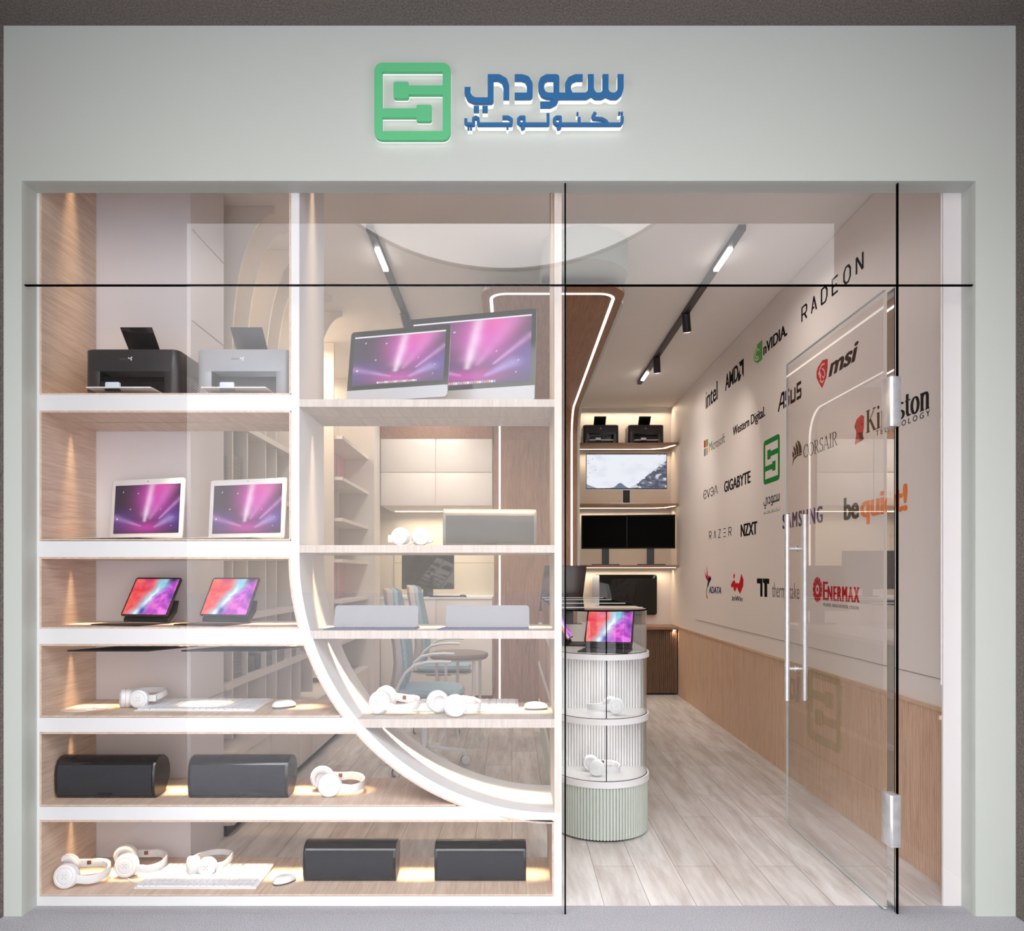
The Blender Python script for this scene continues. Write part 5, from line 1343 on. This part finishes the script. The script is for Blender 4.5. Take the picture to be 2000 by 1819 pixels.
# the shop's own emblem and name, printed
y1, y2 = wp(1493, 0)[0], wp(1524.6, 0)[0]; zt_, zb_ = wp(1524.6, 846)[1], wp(1524.6, 937)[1]
own = ([(y1+(p[0]-110)/533*(y2-y1), zt_+(p[1]-110)/542*(zb_-zt_)) for p in em[0]], em[1])
za, zc = wp(1524.6, 963.5)[1], wp(1524.6, 987)[1]
o1 = ([(y1+(p[0]-740)/1107*(y2-y1), za+(p[1]-208)/260*(zc-za)) for p in ab[0]], ab[1])
zd, ze = wp(1524.6, 990)[1], wp(1524.6, 999)[1]
o2 = ([(y1+(p[0]-740)/1107*(y2-y1), zd+(p[1]-470)/115*(ze-zd)) for p in asm[0]], asm[1])
decal('green emblem above two lines of Arabic lettering in the middle of the wall', [('emblem', own, M_greend), ('large_lettering', o1, mat('dark_teal_vinyl', rgb(10, 40, 50), .5)), ('small_lettering', o2, mat('pale_green_ink', rgb(140, 150, 130), .5))])
# thin rounded capitals
def evga():
    P = []
    def arcp(cx, cy, r1, r2, a0, a1, n=12): return [(cx+r1*math.cos(math.radians(a0+(a1-a0)*k/n)), cy+r2*math.sin(math.radians(a0+(a1-a0)*k/n))) for k in range(n+1)]
    P += flat_stroke(arcp(.38,.5,.36,.5,60,180), .10)+flat_stroke(arcp(.38,.5,.36,.5,180,330), .10)+flat_stroke([(.12,.5),(.5,.5)], .10)+flat_stroke([(.5,.5),(.72,.78),(.6,.95)], .09)
    P += flat_stroke([(.85,1),(1.2,0),(1.55,1)], .11)+flat_stroke(arcp(2.0,.5,.33,.5,150,-150,18), .10)+flat_stroke([(1.85,.5),(2.3,.5)], .10)
    P += flat_stroke([(2.45,0),(2.85,1.05),(3.2,0)], .10)+flat_stroke([(2.75,.3),(2.9,.3)], .10)
    return union(P)
decal('thin black rounded capitals, third row nearest the niche', [('lettering', wtext('', 1375, 1403, 965.5, 945.5, sh=evga(), caps=True), M_ink)])
decal('bold black condensed capitals beside the green emblem, third row', [('lettering', wtext('GIGABYTE', 1416, 1467, 943, 919, .01, caps=True, fat=.0045), M_ink)])
decal('thin black capitals with open letters, fourth row nearest the niche', [('lettering', wtext('', 1386, 1430, 1047, 1029, sh=techword('RΛZΞR', .62, .5, .1), caps=True), M_ink)])
decal('very bold black capitals in the fourth row', [('lettering', wtext('NZXT', 1448.5, 1480, 1043.5, 1018, .012, caps=True, fat=.006), M_ink)])
decal('dark blue bold capitals partly behind the door handle', [('lettering', wtext('SAMSUNG', 1531, 1608, 1021, 988, 0, sp=1.25, caps=True, fat=.006), M_navy)])
bsh = letters('be', .015); qsh = letters('quiet!', .015)
yq = wp(1774, 995.5)
def half(px1, px2, s):
    y1_, y2_ = wp(px1, 0)[0], wp(px2, 0)[0]; z0_, z1_ = wp(1774, 995.5)[1], wp(1774, 946)[1]
    return fit(s, y1_, z0_, y2_, z1_, 0, capH)
decal('black and orange rounded lower-case words ending in an exclamation mark', [('black_word', half(1651, 1679, bsh)+(.006,), M_ink), ('orange_word', half(1684, 1774, qsh)+(.006,), M_orange)])
# bottom row
F = local(1376, 1392, 1170, 1107)
bird = [('red_wings', [[(.0,.92),(.28,.62),(.58,.52),(.72,.6),(.6,.74),(.52,.66),(.36,1.02),(.34,.7),(.12,.82)]], M_red), ('blue_body', [[(.56,.6),(.78,.72),(.9,.62),(.66,.48),(.5,.34),(.42,.42)]], M_navy),
        ('green_tail', [[(.5,.42),(.44,.44),(.28,.22),(.36,.2)]], M_nvg), ('yellow_tail', [[(.28,.24),(.38,.24),(.36,.06),(.28,.1)]], M_yel), ('red_tail', [[(.28,.1),(.36,.1),(.5,-.02),(.34,.02)]], M_red)]
decal('colourful humming-bird with dark blue capitals, bottom row nearest the niche', [(n_, shp(F, p_), m_) for n_, p_, m_ in bird]+[('lettering', wtext('ADATA', 1386, 1410, 1160.5, 1147, .008, .12, caps=True, fat=.003), M_navy)])
F = local(1429, 1453.5, 1161, 1121)
fig = [[(0,.42),(.14,.62),(.3,.68),(.42,.5),(.5,.56),(.62,.5),(.7,.6),(.84,1),(1,.72),(.98,.4),(.74,0),(.6,.16),(.5,.34),(.36,.1),(.24,.16),(.2,.34),(.06,.28)], [(.24,.72),(.2,.9),(.27,1.04),(.34,.9)]]
decal('red angular running figure above small black lettering, bottom row', [('red_figure', shp(F, fig), M_red), ('lettering', wtext('ɪnWin', 1430.5, 1451.5, 1175.5, 1165.5, .012, .15, caps=True), M_ink)])
F = local(1480, 1504, 1167, 1130.5)
tt = [[(0,1),(.46,1),(.46,.0),(.28,.0),(.28,.72),(0,.72)], [(.5,1),(.7,1),(1,1),(1,.72),(.84,.72),(.84,0),(.62,0),(.62,.72),(.5,.8)]]
decal('heavy black double-t mark with thin grey lettering, crossing the door handle', [('mark', shp(F, tt), M_ink), ('lettering', wtext('thermaltake', 1510, 1563, 1171, 1139.5, -.008), mat('dark_grey_vinyl', rgb(70, 66, 66), .6))])
F = local(1590, 1607, 1175.5, 1129)
def P_(r, a, k=1): return (.5+r*math.cos(math.radians(a)), .5+r*math.sin(math.radians(a)))
gear = []
for k in range(12): gear.append([P_(.28, k*30-16), P_(.54, k*30-10 if k % 2 else k*30-14), P_(.54, k*30+10 if k % 2 else k*30+14), P_(.28, k*30+16)])
gear += flat_stroke([P_(.27, a) for a in range(0, 361, 20)], .12)+[[P_(.1, a) for a in range(0, 360, 30)]]
gear = [[(p[0], p[1]) for p in g] for g in gear]
L = merge(fit(letters('E', 0), 0, 0, .13, 1.3), fit(letters('NERMAX', 0, 0, 1.25), .145, 0, 1, 1))
y1_, y2_ = wp(1610, 0)[0], wp(1680, 0)[0]; z0_, z1_ = wp(1680, 1177.5)[1], wp(1680, 1147)[1]
L = ([(y1_+p[0]*(y2_-y1_), z0_+p[1]*(z1_-z0_)) for p in L[0]], L[1], .006)
decal('red gear wheel with bold red capitals and small grey words, bottom row', [('gear_mark', shp(F, gear), M_red), ('large_lettering', L, M_red),
    ('small_lettering', wtext('POWER. INNOVATION. DESIGN.', 1610, 1680, 1191.5, 1184.5, .0, caps=True), M_inkg)])
